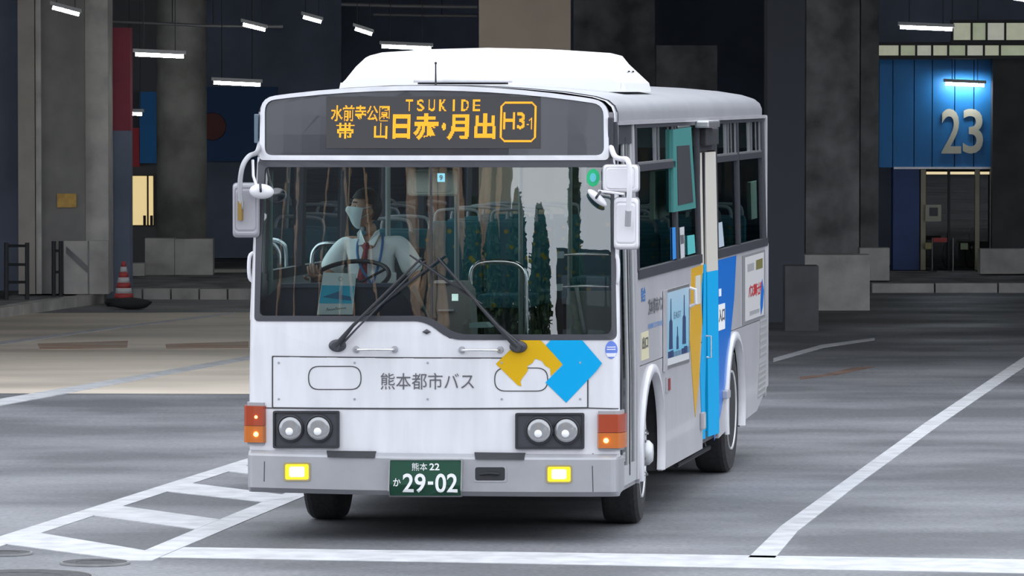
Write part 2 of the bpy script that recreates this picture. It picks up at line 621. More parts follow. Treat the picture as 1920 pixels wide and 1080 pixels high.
# ---- front: lower panel (white) below the windscreen
hb = hw(0.5)
ws_out = [(484, 300), (1151, 300), (1157, 637), (843, 637), (798, 602), (477, 602)]
ws_in = [(497, 313), (1146, 313), (1147, 627), (852, 627), (806, 592), (487, 592)]
rr_out = [0.03, 0.03, 0.04, 0.08, 0.08, 0.03]
rr_in = [0.03, 0.03, 0.05, 0.09, 0.09, 0.03]
WO, WI = rpoly(Fs(ws_out), rr_out), rpoly(Fs(ws_in), rr_in)
zl, zr = F(600, 602)[1], F(1000, 637)[1]
xa, xb = F(798, 602)[0], F(843, 637)[0]
front = fpart('front_panel', [(-1.17, 0.50), (1.17, 0.50), (1.168, zr + 0.005), (xb, zr + 0.005), (xa, zl + 0.005), (-1.166, zl + 0.005)], 0.0, 0.03, WHITE, px=False)
for p in front.data.polygons: p.use_smooth = False
# pillars beside the windscreen, from belt to header
for s, nm in ((-1, 'corner_pillar'), (1, 'corner_pillar')):
    z0, z1 = (zl if s < 0 else zr), 2.375
    w0, w1 = 1.128, 1.108
    fpart(nm, [(s * w0, z0), (s * 1.17, z0), (s * hw(2.36), z1), (s * w1, z1)], -0.004, 0.025, WHITE, px=False, step=0.02 if False else 0.12)
# header with destination sign
hd_out = [(489, 178), (810, 150), (1139, 188), (1141, 300), (487, 300)]
arc = []
for i in range(13):
    t = i / 12
    x = 489 + (1141 - 489) * t
    arc.append((x, 157 + 26 * (2 * t - 1) ** 2 + 7 * t))
hout = rpoly(Fs([(487, 300)] + arc + [(1142, 300)]), [0.03, 0.10] + [0.012] * 11 + [0.10, 0.03])
arc2 = []
for i in range(13):
    t = i / 12
    x = 497 + (1132 - 497) * t
    arc2.append((x, 166 + 23 * (2 * t - 1) ** 2 + 7 * t))
hin = rpoly(Fs([(497, 291)] + arc2 + [(1133, 291)]), [0.05, 0.07] + [0.012] * 11 + [0.07, 0.05])
header = obj('header_frame', ring_bm(hout, hin, fmap(0.012), 0.05), WHITE, bus, smooth=False)
signp = obj('destination_sign', sheet(hin, fmap(0.0), 0.02), SIGNBLK, bus)
fpart('led_board', rect_px(612, 181, 1014, 278), 0.003, 0.0, LEDBACK, signp)
# LED matrix lettering
def led(body, rect, bold=0.0, pitch=0.0088, spacing=1.0, extra=None):
    (x0, y0, x1, y1) = rect
    a, c = F(x0, y1), F(x1, y0)
    vs, ts = text_tris(body, bold, spacing)
    Pv = [(a[0] + v[0] * (c[0] - a[0]), a[1] + v[1] * (c[1] - a[1])) for v in vs]
    cells = set()
    for t in ts:
        A, B, C_ = Pv[t[0]], Pv[t[1]], Pv[t[2]]
        den = (B[1] - C_[1]) * (A[0] - C_[0]) + (C_[0] - B[0]) * (A[1] - C_[1])
        if abs(den) < 1e-12: continue
        i0, i1 = int(math.floor(min(A[0], B[0], C_[0]) / pitch)), int(math.ceil(max(A[0], B[0], C_[0]) / pitch))
        j0, j1 = int(math.floor(min(A[1], B[1], C_[1]) / pitch)), int(math.ceil(max(A[1], B[1], C_[1]) / pitch))
        for i in range(i0, i1 + 1):
            for j in range(j0, j1 + 1):
                qx, qz = (i + 0.5) * pitch, (j + 0.5) * pitch
                l1 = ((B[1] - C_[1]) * (qx - C_[0]) + (C_[0] - B[0]) * (qz - C_[1])) / den
                l2 = ((C_[1] - A[1]) * (qx - C_[0]) + (A[0] - C_[0]) * (qz - C_[1])) / den
                if l1 >= -0.02 and l2 >= -0.02 and l1 + l2 <= 1.02: cells.add((i, j))
    return cells, pitch


def led_obj(cells, pitch):
    V, Fc = [], []
    g = pitch * 0.43
    for (i, j) in sorted(cells):
        x, z = (i + 0.5) * pitch, (j + 0.5) * pitch
        k = len(V)
        y = yf(x, z) - 0.006
        V += [(x - g * .95, y, z - g), (x + g * .95, y, z - g), (x + g * .95, y, z + g), (x - g * .95, y, z + g)]
        Fc.append((k, k + 1, k + 2, k + 3))
    return tag(obj('led_lettering', (V, Fc), LEDM, signp), kind='stuff')


PT = 0.0066
for body, rect, bold in (('水前寺公園', (621, 197, 731, 227), 0.012), ('帯', (631, 231, 664, 260), 0.012), ('山', (701, 231, 727, 260), 0.012),
                         ('日赤', (736, 212, 823, 262), 0.03), ('月出', (838, 212, 930, 262), 0.03),
                         ('H3', (943, 210, 985, 242), 0.02)):
    led_obj(*led(body, rect, bold, PT if len(body) < 3 else 0.0047))
led_obj(*led('-', (987, 232, 992, 235), 0.0, PT))
q0, q1 = F(997.5, 242), F(997.5, 222)
ci, c0, c1 = int(math.floor(q0[0] / PT)), int(q0[1] / PT), int(q1[1] / PT)
led_obj({(ci, j) for j in range(c0, c1 + 1)} | {(ci - 1, c1 - 1), (ci - 2, c1 - 2)}, PT)
led_obj(*led('・', (829, 230, 837, 244), 0.0, PT))
for k, ch in enumerate('TSUKIDE'):
    x = 761 + k * 20.9
    led_obj(*led(ch, (x, 187, x + 14, 208) if ch != 'I' else (x + 3.5, 187, x + 9, 208), 0.012, PT))
# the rounded frame around the route number
cs = set()
a, c = F(937, 265), F(1006, 192)
i0, i1, j0, j1 = int(a[0] / PT), int(c[0] / PT), int(a[1] / PT), int(c[1] / PT)
for i in range(i0, i1 + 1):
    for j in range(j0, j1 + 1):
        di, dj = min(i - i0, i1 - i), min(j - j0, j1 - j)
        if (min(di, dj) <= 1 and di + dj >= 4) or (di + dj in (4, 5) and di <= 4 and dj <= 4): cs.add((i, j))
led_obj(cs, PT)
# dark strip under the header, windscreen seal, glass, divider
fpart('header_strip', [(487, 297), (1149, 297), (1150, 303), (486, 303)], 0.006, 0.02, DARKTRIM)
seal = obj('windscreen_seal', ring_bm(WO, WI, fmap(0.006), 0.03), DARKTRIM, bus)
ws = obj('windscreen', sheet(WI, fmap(-0.005), 0.0, 0.06), GLASSF, bus, smooth=True)
fpart('divider_strip', [(806, 313), (810, 313), (811, 595), (807, 595)], 0.002, 0.006, BLACKR, ws)
# stickers on the glass
fpart('sticker', rect_px(820, 325, 834, 341), -0.002, 0.002, mat('sticker_cyan', (0.25, 0.65, 0.75), 0.5), ws)
text_obj('sticker_numeral', '9', Fs(rect_px(824, 328, 830, 338)), fmap(0.002), INK, ws, 0.02)
g0 = F(1112, 333)
b = sheet([(g0[0] + 0.04 * math.cos(k * PI / 10), g0[1] + 0.055 * math.sin(k * PI / 10)) for k in range(20)], fmap(-0.002), 0.002)
st = obj('round_sticker', b, mat('sticker_green', (0.0, 0.42, 0.16), 0.5), ws)
b = sheet([(g0[0] + 0.02 * math.cos(k * PI / 8), g0[1] + 0.028 * math.sin(k * PI / 8)) for k in range(16)], fmap(0.001), 0.002)
obj('round_sticker_centre', b, mat('sticker_teal', (0.1, 0.5, 0.55), 0.5), ws)
fpart('sticker', rect_px(847, 551, 859, 564), -0.002, 0.002, mat('sticker_pale', (0.5, 0.7, 0.6), 0.5), ws)

# ---- hatch on the front, lines and details
GAP = mat('panel_gap', (0.05, 0.05, 0.05), 0.8)
hatch = fpart('front_hatch', [(512, 669), (1101, 672), (1101, 763), (512, 763)], 0.004, 0.012, WHITE)
hz = rpoly(Fs([(510, 667), (1103.5, 670), (1103.5, 766), (510, 766)]), 0.004, 1)
hi = rpoly(Fs([(512.5, 669.3), (1101, 672.3), (1101, 763.7), (512.5, 763.7)]), 0.004, 1)
obj('hatch_gap', ring_bm(hz, hi, fmap(0.005), 0.004), GAP, bus)
for pts in ([(474, 763), (510, 764), (510, 766), (474, 765)], [(1103, 764), (1160, 765), (1160, 767), (1103, 766)]):
    fpart('panel_seam', pts, 0.003, 0.003, GAP)
for (x0, y0, x1, y1) in ((578, 686, 678, 731), (927, 689, 1028, 734)):
    o_ = rpoly(Fs(rect_px(x0, y0, x1, y1)), 0.07, 8)
    i_ = rpoly(Fs(rect_px(x0 + 1.7, y0 + 1.7, x1 - 1.7, y1 - 1.7)), 0.066, 8)
    obj('lamp_recess_outline', ring_bm(o_, i_, fmap(0.0062), 0.004), GAP, hatch)
text_obj('company_lettering', '熊本都市バス', Fs(rect_px(714, 699, 889, 730)), fmap(0.0075), INK, hatch, 0.0)
for x in (523, 665, 802, 941, 1088):
    for y in (680, 748):
        b = bm_new(); p = F(x, y); lathe(b, [(0.007, 0.0), (0.007, -0.004), (0.0, -0.006)], 10, 'y', (p[0], yf(*p) - 0.004, p[1]))
        obj('screw', b, GREYP, hatch)
# emblem
fpart('emblem_gold', [(976, 638), (1014, 638), (1056, 682), (1033, 705), (1032, 691), (1022, 685), (1017, 677), (1004, 672), (998, 681), (989, 686), (990, 694), (985, 702), (981, 707), (976, 715), (978, 724), (971, 722), (930, 682)], 0.0075, 0.003, GOLD)
fpart('emblem_blue', [(1033, 638), (1092, 638), (1129, 681), (1118, 696), (1062, 755), (1023, 717), (1056, 684), (1024, 647)], 0.0078, 0.003, CYAN)
p = F(1146, 656)
fpart('round_badge', [(p[0] + 0.036 * math.cos(k * PI / 12), p[1] + 0.055 * math.sin(k * PI / 12)) for k in range(24)], 0.003, 0.002, mat('badge_blue', (0.12, 0.2, 0.6), 0.5), px=False)
fpart('badge_band', [(p[0] - 0.033, p[1] - 0.02), (p[0] + 0.033, p[1] - 0.02), (p[0] + 0.022, p[1] - 0.043), (p[0] - 0.022, p[1] - 0.043)], 0.0045, 0.002, mat('badge_white', (0.7, 0.7, 0.78), 0.5), px=False)
for k in range(2):
    fpart('badge_line', [(p[0] - 0.026, p[1] + k * 0.014), (p[0] + 0.026, p[1] + k * 0.014), (p[0] + 0.026, p[1] + 0.006 + k * 0.014), (p[0] - 0.026, p[1] + 0.006 + k * 0.014)], 0.0045, 0.002, mat('badge_white', (0.7, 0.7, 0.78)), px=False)
# washer nozzle and grab handles
p = F(800, 622)
b = bm_new()
lathe(b, [(0.028, 0.0), (0.024, -0.012), (0.0, -0.02)], 4, 'y', (p[0], yf(*p), p[1]))
for v in b.verts: v.co.z = p[1] + (v.co.z - p[1]) * 0.6
obj('washer_nozzle', b, DARKTRIM, bus)
for (x0, x1, y) in ((668, 740, 655), (866, 938, 656)):
    a, c = F(x0, y), F(x1, y)
    ya, yc = yf(*a), yf(*c)
    b = bm_new()
    tube(b, [(a[0], ya + 0.01, a[1]), (a[0] + 0.005, ya - 0.03, a[1]), (a[0] + 0.025, ya - 0.045, a[1]), (c[0] - 0.025, yc - 0.045, c[1]), (c[0] - 0.005, yc - 0.03, c[1]), (c[0], yc + 0.01, c[1])], 0.0085, 8)
    h = obj('grab_handle', b, CHROME, bus, smooth=True)
    for q, y_ in ((a, ya), (c, yc)):
        b = bm_new(); lathe(b, [(0.022, 0), (0.02, -0.012), (0.0, -0.014)], 14, 'y', (q[0], y_, q[1]))
        obj('handle_foot', b, GREYP, h)
# wipers
def wiper(piv, elbow, tipa, tipb, mid):
    pv = F(*piv)
    root = Vector((pv[0], yf(*pv), pv[1]))
    w = empty('wiper', root, 0, bus)
    def W(px, out):
        q = F(*px); return Vector((q[0], yf(*q) - out, q[1])) - root
    b = bm_new(); lathe(b, [(0.05, 0.0), (0.046, -0.02), (0.03, -0.03), (0.026, -0.06), (0, -0.062)], 18, 'y')
    for v in b.verts:
        if v.co.y > -0.025: v.co.x *= 1.15; v.co.z *= 0.8
    obj('pivot', b, DARKTRIM, w, smooth=False)
    b = bm_new()
    tube(b, [Vector((0, -0.045, 0)), W(elbow, 0.06), W(mid, 0.045)], [0.02, 0.011, 0.007], 8)
    obj('arm', b, BLACKR, w)
    b = bm_new()
    tube(b, [Vector((0.03, -0.04, 0.005)), W((elbow[0] + 7, elbow[1] + 5), 0.05), W((mid[0] + 4, mid[1] + 7), 0.035)], [0.008, 0.006, 0.005], 6)
    obj('arm_link', b, DARKTRIM, w)
    b = bm_new()
    A, B = W(tipa, 0.03), W(tipb, 0.03)
    tube(b, [A, (A + B) / 2 + Vector((0, -0.012, 0)), B], [0.006, 0.010, 0.006], 6)
    bl = obj('blade', b, BLACKR, w)
wiper((633, 648), (665, 610), (690, 590), (836, 478), (793, 483))
wiper((972, 650), (930, 605), (905, 570), (770, 478), (822, 482))

# ---- headlamps
for (x0, y0, x1, y1, lamps) in ((513, 770, 637, 840, ((546, 803), (599, 803))), (967, 774, 1096, 842, ((1012, 807), (1063, 807)))):
    cx = F((x0 + x1) / 2, (y0 + y1) / 2)
    t = empty('headlamp_unit', (0, 0, 0), 0, bus)
    b = sheet(rpoly(Fs(rect_px(x0, y0, x1, y1)), 0.012, 3), fmap(0.012), 0.02)
    obj('bezel', b, DARKTRIM, t)
    o_, i_ = rpoly(Fs(rect_px(x0, y0, x1, y1)), 0.012, 3), rpoly(Fs(rect_px(x0 + 3.5, y0 + 3.5, x1 - 3.5, y1 - 3.5)), 0.01, 3)
    obj('bezel_rim', ring_bm(o_, i_, fmap(0.024), 0.015), BLACKR, t)
    for (lx, ly) in lamps:
        q = F(lx, ly); yq = yf(*q) - 0.012
        b = bm_new(); lathe(b, [(0.086, 0.0), (0.086, -0.02), (0.08, -0.024), (0.074, -0.016)], 28, 'y', (q[0], yq, q[1]))
        obj('lamp_rim', b, BLACKR, t)
        b = bm_new(); lathe(b, [(0.076, -0.014), (0.07, -0.022), (0.05, -0.026), (0.025, -0.028), (0.0, -0.029)], 28, 'y', (q[0], yq, q[1]))
        obj('reflector', b, LENS, t, smooth=True)
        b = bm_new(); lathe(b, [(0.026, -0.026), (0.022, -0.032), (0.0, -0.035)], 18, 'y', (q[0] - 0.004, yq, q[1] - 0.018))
        obj('lens_bright_spot', b, LENSI, t, smooth=True)  # small pale patch imitating the bright spot on the lens
# ---- corner indicator lamps
for (x0, y0, x1, y1, s) in ((466, 766, 495, 835, -1), (1124, 775, 1161, 838, 1)):
    zt, zb = F(800, y0)[1], F(800, y1)[1]
    zm = zb + (zt - zb) * 0.45
    xi = F(x1 if s < 0 else x0, 800)[0]
    def corner(name, z0, z1, m, par, out, t0=0.0):
        b = bm_new()
        prof = []
        for k in range(9):
            t = k / 8
            x = xi + (s * 1.168 - xi) * min(1, t * 1.15)
            y = yf(x, 0.7) - out
            if t > 0.85: y = yf(s * 1.168, 0.7) + (t - 0.85) * 0.7
            xx = x + (s * (out) if t > 0.6 else 0)
            prof.append((xx, y))
        lo = [b.verts.new((x, y, z0)) for x, y in prof]; hi_ = [b.verts.new((x, y, z1)) for x, y in prof]
        inn = [b.verts.new((x - s * 0.02, y + 0.05, z0)) for x, y in prof]; inh = [b.verts.new((x - s * 0.02, y + 0.05, z1)) for x, y in prof]
        n = len(prof)
        for k in range(n - 1):
            b.faces.new((lo[k], lo[k + 1], hi_[k + 1], hi_[k])); b.faces.new((hi_[k], hi_[k + 1], inh[k + 1], inh[k])); b.faces.new((inn[k], inn[k + 1], lo[k + 1], lo[k]))
        b.faces.new((lo[0], hi_[0], inh[0], inn[0])); b.faces.new((lo[-1], inn[-1], inh[-1], hi_[-1]))
        bmesh.ops.recalc_face_normals(b, faces=b.faces[:])
        return obj(name, b, m, par)
    t = empty('indicator_lamp', (0, 0, 0), 0, bus)
    corner('lamp_base', zb - 0.015, zt + 0.02, GREYP, t, 0.018)
    corner('red_lens', zm + 0.003, zt, INDR, t, 0.035)
    corner('amber_lens', zb, zm, INDA, t, 0.036)
    xl = xi + s * 0.045
    b = bm_new(); lathe(b, [(0.016, 0.0), (0.014, -0.01), (0, -0.014)], 14, 'y', (xl, yf(xl, .7) - 0.034, (zm + zb) / 2))
    obj('bulb_glow', b, INDL, t, smooth=True)
    if s < 0:
        b = bm_new(); lathe(b, [(0.010, 0.0), (0.008, -0.008), (0, -0.01)], 14, 'y', (xl, yf(xl, .7) - 0.034, zm + (zt - zm) * 0.45))
        obj('bulb_glow', b, INDL, t, smooth=True)

# ---- bumper
zt, zb = F(815, 850)[1], F(815, 929)[1]
def ybump(x, z):
    t = (z - zb) / (zt - zb)
    y = yf(x, 0.5) - 0.055
    if t > 0.9: y += (t - 0.9) * 0.35
    if t < 0.12: y += (0.12 - t) * 0.3
    return y
path = [(-1.178, 0.95), (-1.182, 0.30)] + [(x, None) for x in (-1.17, -1.16, -1.145, -1.13, -1.115, -1.10, -1.05)] + [(-1.0 + 0.1 * k, None) for k in range(21)] + [(x, None) for x in (1.05, 1.10, 1.115, 1.13, 1.145, 1.16, 1.17)] + [(1.182, 0.26), (1.178, 0.31)]
lev = [0.0, 0.05, 0.12, 0.3, 0.6, 0.88, 0.93, 1.0]
b = bm_new()
def bcol(x, y, t, inn):
    z = zb + (zt - zb) * t
    if y is None: return (x, ybump(x, z) + inn, z)
    sg_ = 1 if x > 0 else -1
    return (x - sg_ * (inn + max(0, t - 0.9) * 0.3 + max(0, 0.12 - t) * 0.25), y, z)
gridb = [[b.verts.new(bcol(x, y, t, 0.0)) for x, y in path] for t in lev]
inb = [[b.verts.new(bcol(x, y, t, 0.06)) for x, y in path] for t in (0.0, 1.0)]
gridb = [inb[0]] + gridb + [inb[1]]
for i in range(len(gridb) - 1):
    for k in range(len(path) - 1): b.faces.new((gridb[i][k], gridb[i][k + 1], gridb[i + 1][k + 1], gridb[i + 1][k]))
bmesh.ops.recalc_face_normals(b, faces=b.faces[:])
bumper = obj('bumper', b, SILVER, bus)
bmap = lambda off: (lambda x, z, h: (x, ybump(x, z) - off - h, z))
def Bp(px, py):
    y = 0
    for _ in range(4):
        q = loc(hit(px, py, BO + BB * y, BB)); y = ybump(q.x, q.z)
    return (q.x, q.z)
def Bs(pts): return [Bp(*p) for p in pts]
for x in (497, 1112):
    obj('bumper_seam', sheet(Bs([(x - 0.8, 850), (x + 0.8, 850), (x + 0.8, 922), (x - 0.8, 922)]), bmap(0.001), 0.003), GAP, bumper)
for pts in ([(613, 845), (705, 846), (703, 858), (615, 857)], [(890, 848), (985, 849), (983, 862), (892, 861)]):
    obj('step_pad', sheet(Bs(pts), bmap(0.014), 0.02), BLACKR, bumper)
o_, i_ = rpoly(Bs(rect_px(888, 873, 950, 904)), 0.02), rpoly(Bs(rect_px(891, 876, 947, 901)), 0.016)
slot = obj('tow_slot_frame', ring_bm(o_, i_, bmap(0.004), 0.02), SILVER, bumper)
obj('tow_slot', sheet(i_, bmap(0.001), 0.0), BLACKR, bumper)
b = bm_new(); q = Bp(918, 888); tube(b, [(q[0] - 0.06, ybump(*q) - 0.006, q[1] - 0.005), (q[0], ybump(*q) - 0.014, q[1] + 0.003), (q[0] + 0.06, ybump(*q) - 0.006, q[1] - 0.002)], 0.008)
obj('tow_pin', b, DARKM, bumper)
for (x0, y0, x1, y1) in ((532, 867, 582, 902), (1024, 872, 1073, 906)):
    o_, i_ = rpoly(Bs(rect_px(x0, y0, x1, y1)), 0.018), rpoly(Bs(rect_px(x0 + 3, y0 + 3, x1 - 3, y1 - 3)), 0.014)
    t = empty('fog_lamp', (0, 0, 0), 0, bus)
    obj('lamp_rim', ring_bm(o_, i_, bmap(0.006), 0.02), mat('fog_rim', (0.5, 0.42, 0.2), 0.3, 0.6), t)
    obj('lens', sheet(i_, bmap(0.003), 0.0), FOGM, t)
    obj('lens_core', sheet(rpoly(Bs(rect_px(x0 + 11, y0 + 8, x1 - 11, y1 - 8)), 0.012), bmap(0.006), 0.002), FOGC, t)
# ---- number plate
pl = empty('number_plate', (0, 0, 0), 0, bus)
o_, i_ = rpoly(Bs(rect_px(731, 860, 869, 931)), 0.01), rpoly(Bs(rect_px(733.5, 862, 866.5, 928.5)), 0.008)
obj('plate_frame', ring_bm(o_, i_, bmap(0.036), 0.034), ALU, pl)
obj('plate', sheet(i_, bmap(0.031), 0.02), PLATEG, pl)
text_obj('plate_place', '熊本', Bs(rect_px(774, 867, 803, 882)), bmap(0.034), WINK, pl, 0.0)
text_obj('plate_class', '22', Bs(rect_px(807, 868, 826, 881)), bmap(0.034), WINK, pl, 0.02)
text_obj('plate_kana', 'か', Bs(rect_px(739, 896, 753, 911)), bmap(0.034), WINK, pl, 0.012)
text_obj('plate_number', '29', Bs(rect_px(757, 887, 800, 923)), bmap(0.034), WINK, pl, 0.018)
text_obj('plate_number', '02', Bs(rect_px(818, 887, 860, 923)), bmap(0.034), WINK, pl, 0.018)
obj('plate_dash', sheet(Bs(rect_px(804, 902, 814, 908)), bmap(0.034), 0.001), WINK, pl)

# ---- roof
prof = [(1.0, 0.0), (1.0, 0.055), (0.985, 0.10), (0.95, 0.135), (0.88, 0.16), (0.72, 0.188), (0.48, 0.212), (0.24, 0.226), (0, 0.23)]
prof = prof + [(-a, h) for a, h in reversed(prof[:-1])]
ZG = 2.60
b = bm_new()
rings = []
for y, sc, zz in ((0.30, 1, 1.0), (0.6, 1, 1.0), (3, 1, 1.0), (6, 1, 1), (7.8, 1, 1.0), (8.05, 0.995, 0.93), (8.17, 0.97, 0.75), (YE, 0.93, 0.4)):
    rings.append([b.verts.new((a * hw(ZG) * sc * (1.004), y + (0.12 * (1 - abs(a)) * -1 if y < 0.31 else 0), ZG + h * zz)) for a, h in prof])
for i in range(len(rings) - 1):
    for k in range(len(prof) - 1):
        b.faces.new((rings[i][k], rings[i][k + 1], rings[i + 1][k + 1], rings[i + 1][k]))
b.faces.new(rings[-1])
bmesh.ops.recalc_face_normals(b, faces=b.faces[:])
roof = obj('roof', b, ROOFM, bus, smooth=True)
for s in (-1, 1):
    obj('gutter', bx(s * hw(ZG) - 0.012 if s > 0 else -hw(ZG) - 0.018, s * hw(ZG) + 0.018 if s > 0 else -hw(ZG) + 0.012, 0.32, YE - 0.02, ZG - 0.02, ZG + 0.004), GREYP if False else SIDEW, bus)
# corner fillers between header and roof
for s in (-1, 1):
    x_ = s * hw(2.6)
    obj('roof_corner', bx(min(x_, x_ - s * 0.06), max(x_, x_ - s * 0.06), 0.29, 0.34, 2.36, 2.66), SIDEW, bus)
b = bm_new()   # skin joining the header to the roof
n = len(prof)
fr = []
for a, h in prof:
    x = a * hw(ZG) * 1.0; z = ZG + h
    fr.append((x, z))
f0 = [b.verts.new((x * 0.985, yf(x * 0.985, z) + 0.0, z - 0.006)) for x, z in fr]
f1 = [b.verts.new((x, 0.33 + (-0.0), z)) for x, z in fr]
for k in range(n - 1): b.faces.new((f0[k], f0[k + 1], f1[k + 1], f1[k]))
bmesh.ops.recalc_face_normals(b, faces=b.faces[:])
obj('roof_brow', b, WHITE, bus, smooth=True)
# air conditioning pod
zr0 = 2.815
def podring(y, wb, wt, ztop, crown):
    pts = []
    P = [(-wb, zr0 - 0.03), (-wb * 0.985, zr0 + 0.03), (-(wt + (wb - wt) * 0.35), ztop - 0.075), (-wt - 0.02, ztop - 0.02), (-wt + 0.06, ztop), (-wt * 0.5, ztop + crown * 0.7), (0, ztop + crown)]
    P = P + [(-x, z) for x, z in reversed(P[:-1])]
    return [(x, y, z) for x, z in P]
b = bm_new()
R_ = []
for y, wb, wt, zt_, cr_ in ((1.92, 0.955, 0.90, 2.87, 0.01), (1.98, 0.955, 0.83, 2.97, 0.02), (2.06, 0.955, 0.78, 3.03, 0.03), (2.16, 0.955, 0.77, 3.045, 0.03), (2.9, 0.955, 0.77, 3.045, 0.03), (3.15, 0.95, 0.76, 3.0, 0.03), (3.3, 0.93, 0.78, 2.89, 0.02)):
    R_.append([b.verts.new(p) for p in podring(y, wb, wt, zt_, cr_)])
for i in range(len(R_) - 1):
    for k in range(len(R_[0]) - 1):
        b.faces.new((R_[i][k], R_[i][k + 1], R_[i + 1][k + 1], R_[i + 1][k]))
b.faces.new(R_[0]); b.faces.new(R_[-1])
bmesh.ops.recalc_face_normals(b, faces=b.faces[:])
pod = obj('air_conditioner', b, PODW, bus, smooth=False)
for s in (1, -1):
    for k in range(2):
        b = bx(s * 0.88 - 0.004, s * 0.88 + 0.012, 2.45 + k * 0.2, 2.55 + k * 0.2, 2.915, 2.925)
        obj('vent_slot', b, CHROME, pod)
# roof vent cover and aerial
b = bm_new()
lathe(b, [(0.0, 0.085), (0.2, 0.078), (0.27, 0.055), (0.315, 0.02), (0.318, 0.0)], 40, 'z')
for v in b.verts: v.co.y *= 0.8
vent = obj('roof_vent', b, WHITE, bus, (I(868, 155, 1.0).x, 1.0, 2.845), smooth=True)
b = bm_new(); lathe(b, [(0.29, -0.012), (0.29, 0.0)], 32, 'z')
for v in b.verts: v.co.y *= 0.8
obj('vent_gasket', b, BLACKR, vent)
q = I(817, 150, 0.62)
b = bm_new(); tube(b, [(q.x, 0.62, 2.83), (q.x, 0.62, 2.97)], [0.006, 0.0045], 8)
ant = obj('aerial', b, BLACKR, bus)
b = bm_new(); lathe(b, [(0.0, 0.975 + 2), (0.008, 0.972 + 2), (0.008, 0.96 + 2), (0.0, 0.958 + 2)], 8, 'z', (q.x, 0.62, 0)); obj('aerial_tip', b, BLACKR, ant)

# ---- sides
def arc_pts(yc, r, z0, n=14):
    a0 = math.asin(max(-1, min(1, (z0 - 0.47) / r)))
    return [(yc + r * math.cos(a), 0.47 + r * math.sin(a)) for a in [PI - a0 - (PI - 2 * a0) * k / n for k in range(n + 1)]]


RA = 0.525
ZM = 1.04


def lower_panel(y0, y1, yc, zlo0, zlo1, s, cut=None):
    pts = [(y0, zlo0)] + arc_pts(yc, RA, (zlo0 + zlo1) / 2) + ([(y1, zlo1)] if not cut else [(y1 - cut[0], zlo1), (y1, zlo1 + cut[1])]) + [(y1, ZM), (y0, ZM)]
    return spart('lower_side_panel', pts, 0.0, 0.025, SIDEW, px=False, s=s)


def fender(yc, z0, s):
    a, b_ = arc_pts(yc, RA + 0.035, z0, 20), arc_pts(yc, RA - 0.02, z0, 20)
    bm = bm_new()
    R1 = [[bm.verts.new((s * (hw(z) + o), y, z)) for y, z in L] for L, o in ((a, 0.0), (a, 0.018), (b_, 0.026), (b_, -0.03))]
    for i in range(3):
        for k in range(len(a) - 1): bm.faces.new((R1[i][k], R1[i][k + 1], R1[i + 1][k + 1], R1[i + 1][k]))
    bmesh.ops.recalc_face_normals(bm, faces=bm.faces[:])
    obj('fender_lip', bm, WHITE, bus, smooth=True)
    bm = bm_new()
    L = arc_pts(yc, RA + 0.01, 0.3, 16)
    A = [bm.verts.new((s * 1.15, y, z)) for y, z in L]; B = [bm.verts.new((s * 0.72, y, z)) for y, z in L]
    for k in range(len(L) - 1): bm.faces.new((A[k], A[k + 1], B[k + 1], B[k]))
    bm.faces.new(B)
    obj('wheel_well', bm, BLACKR, bus)


DY0, DY1 = 4.20, 5.10     # middle door
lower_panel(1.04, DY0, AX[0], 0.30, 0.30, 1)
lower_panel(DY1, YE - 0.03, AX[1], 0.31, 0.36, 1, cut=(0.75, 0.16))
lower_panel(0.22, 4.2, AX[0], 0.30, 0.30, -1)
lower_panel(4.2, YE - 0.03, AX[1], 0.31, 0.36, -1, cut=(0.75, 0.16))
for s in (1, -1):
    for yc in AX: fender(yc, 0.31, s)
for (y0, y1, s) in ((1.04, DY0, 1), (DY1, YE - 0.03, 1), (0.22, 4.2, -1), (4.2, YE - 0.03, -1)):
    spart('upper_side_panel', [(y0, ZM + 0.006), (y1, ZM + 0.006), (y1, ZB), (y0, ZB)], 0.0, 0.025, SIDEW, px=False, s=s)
    spart('side_seam', [(y0, ZM - 0.004), (y1, ZM - 0.004), (y1, ZM + 0.008), (y0, ZM + 0.008)], -0.006, 0.01, GAP, px=False, s=s)
    spart('belt_rubber', [(y0, ZB - 0.005), (y1, ZB - 0.005), (y1, ZB + 0.055), (y0, ZB + 0.055)], 0.012, 0.05, DARKTRIM, px=False, s=s)


def post(y0, y1, z0, z1, s, m=DARKTRIM, off=0.004, name='window_post'):
    return spart(name, [(y0, z0), (y1, z0), (y1, z1), (y0, z1)], off, 0.045, m, px=False, s=s)


ZT = 2.575
ZS = 2.30


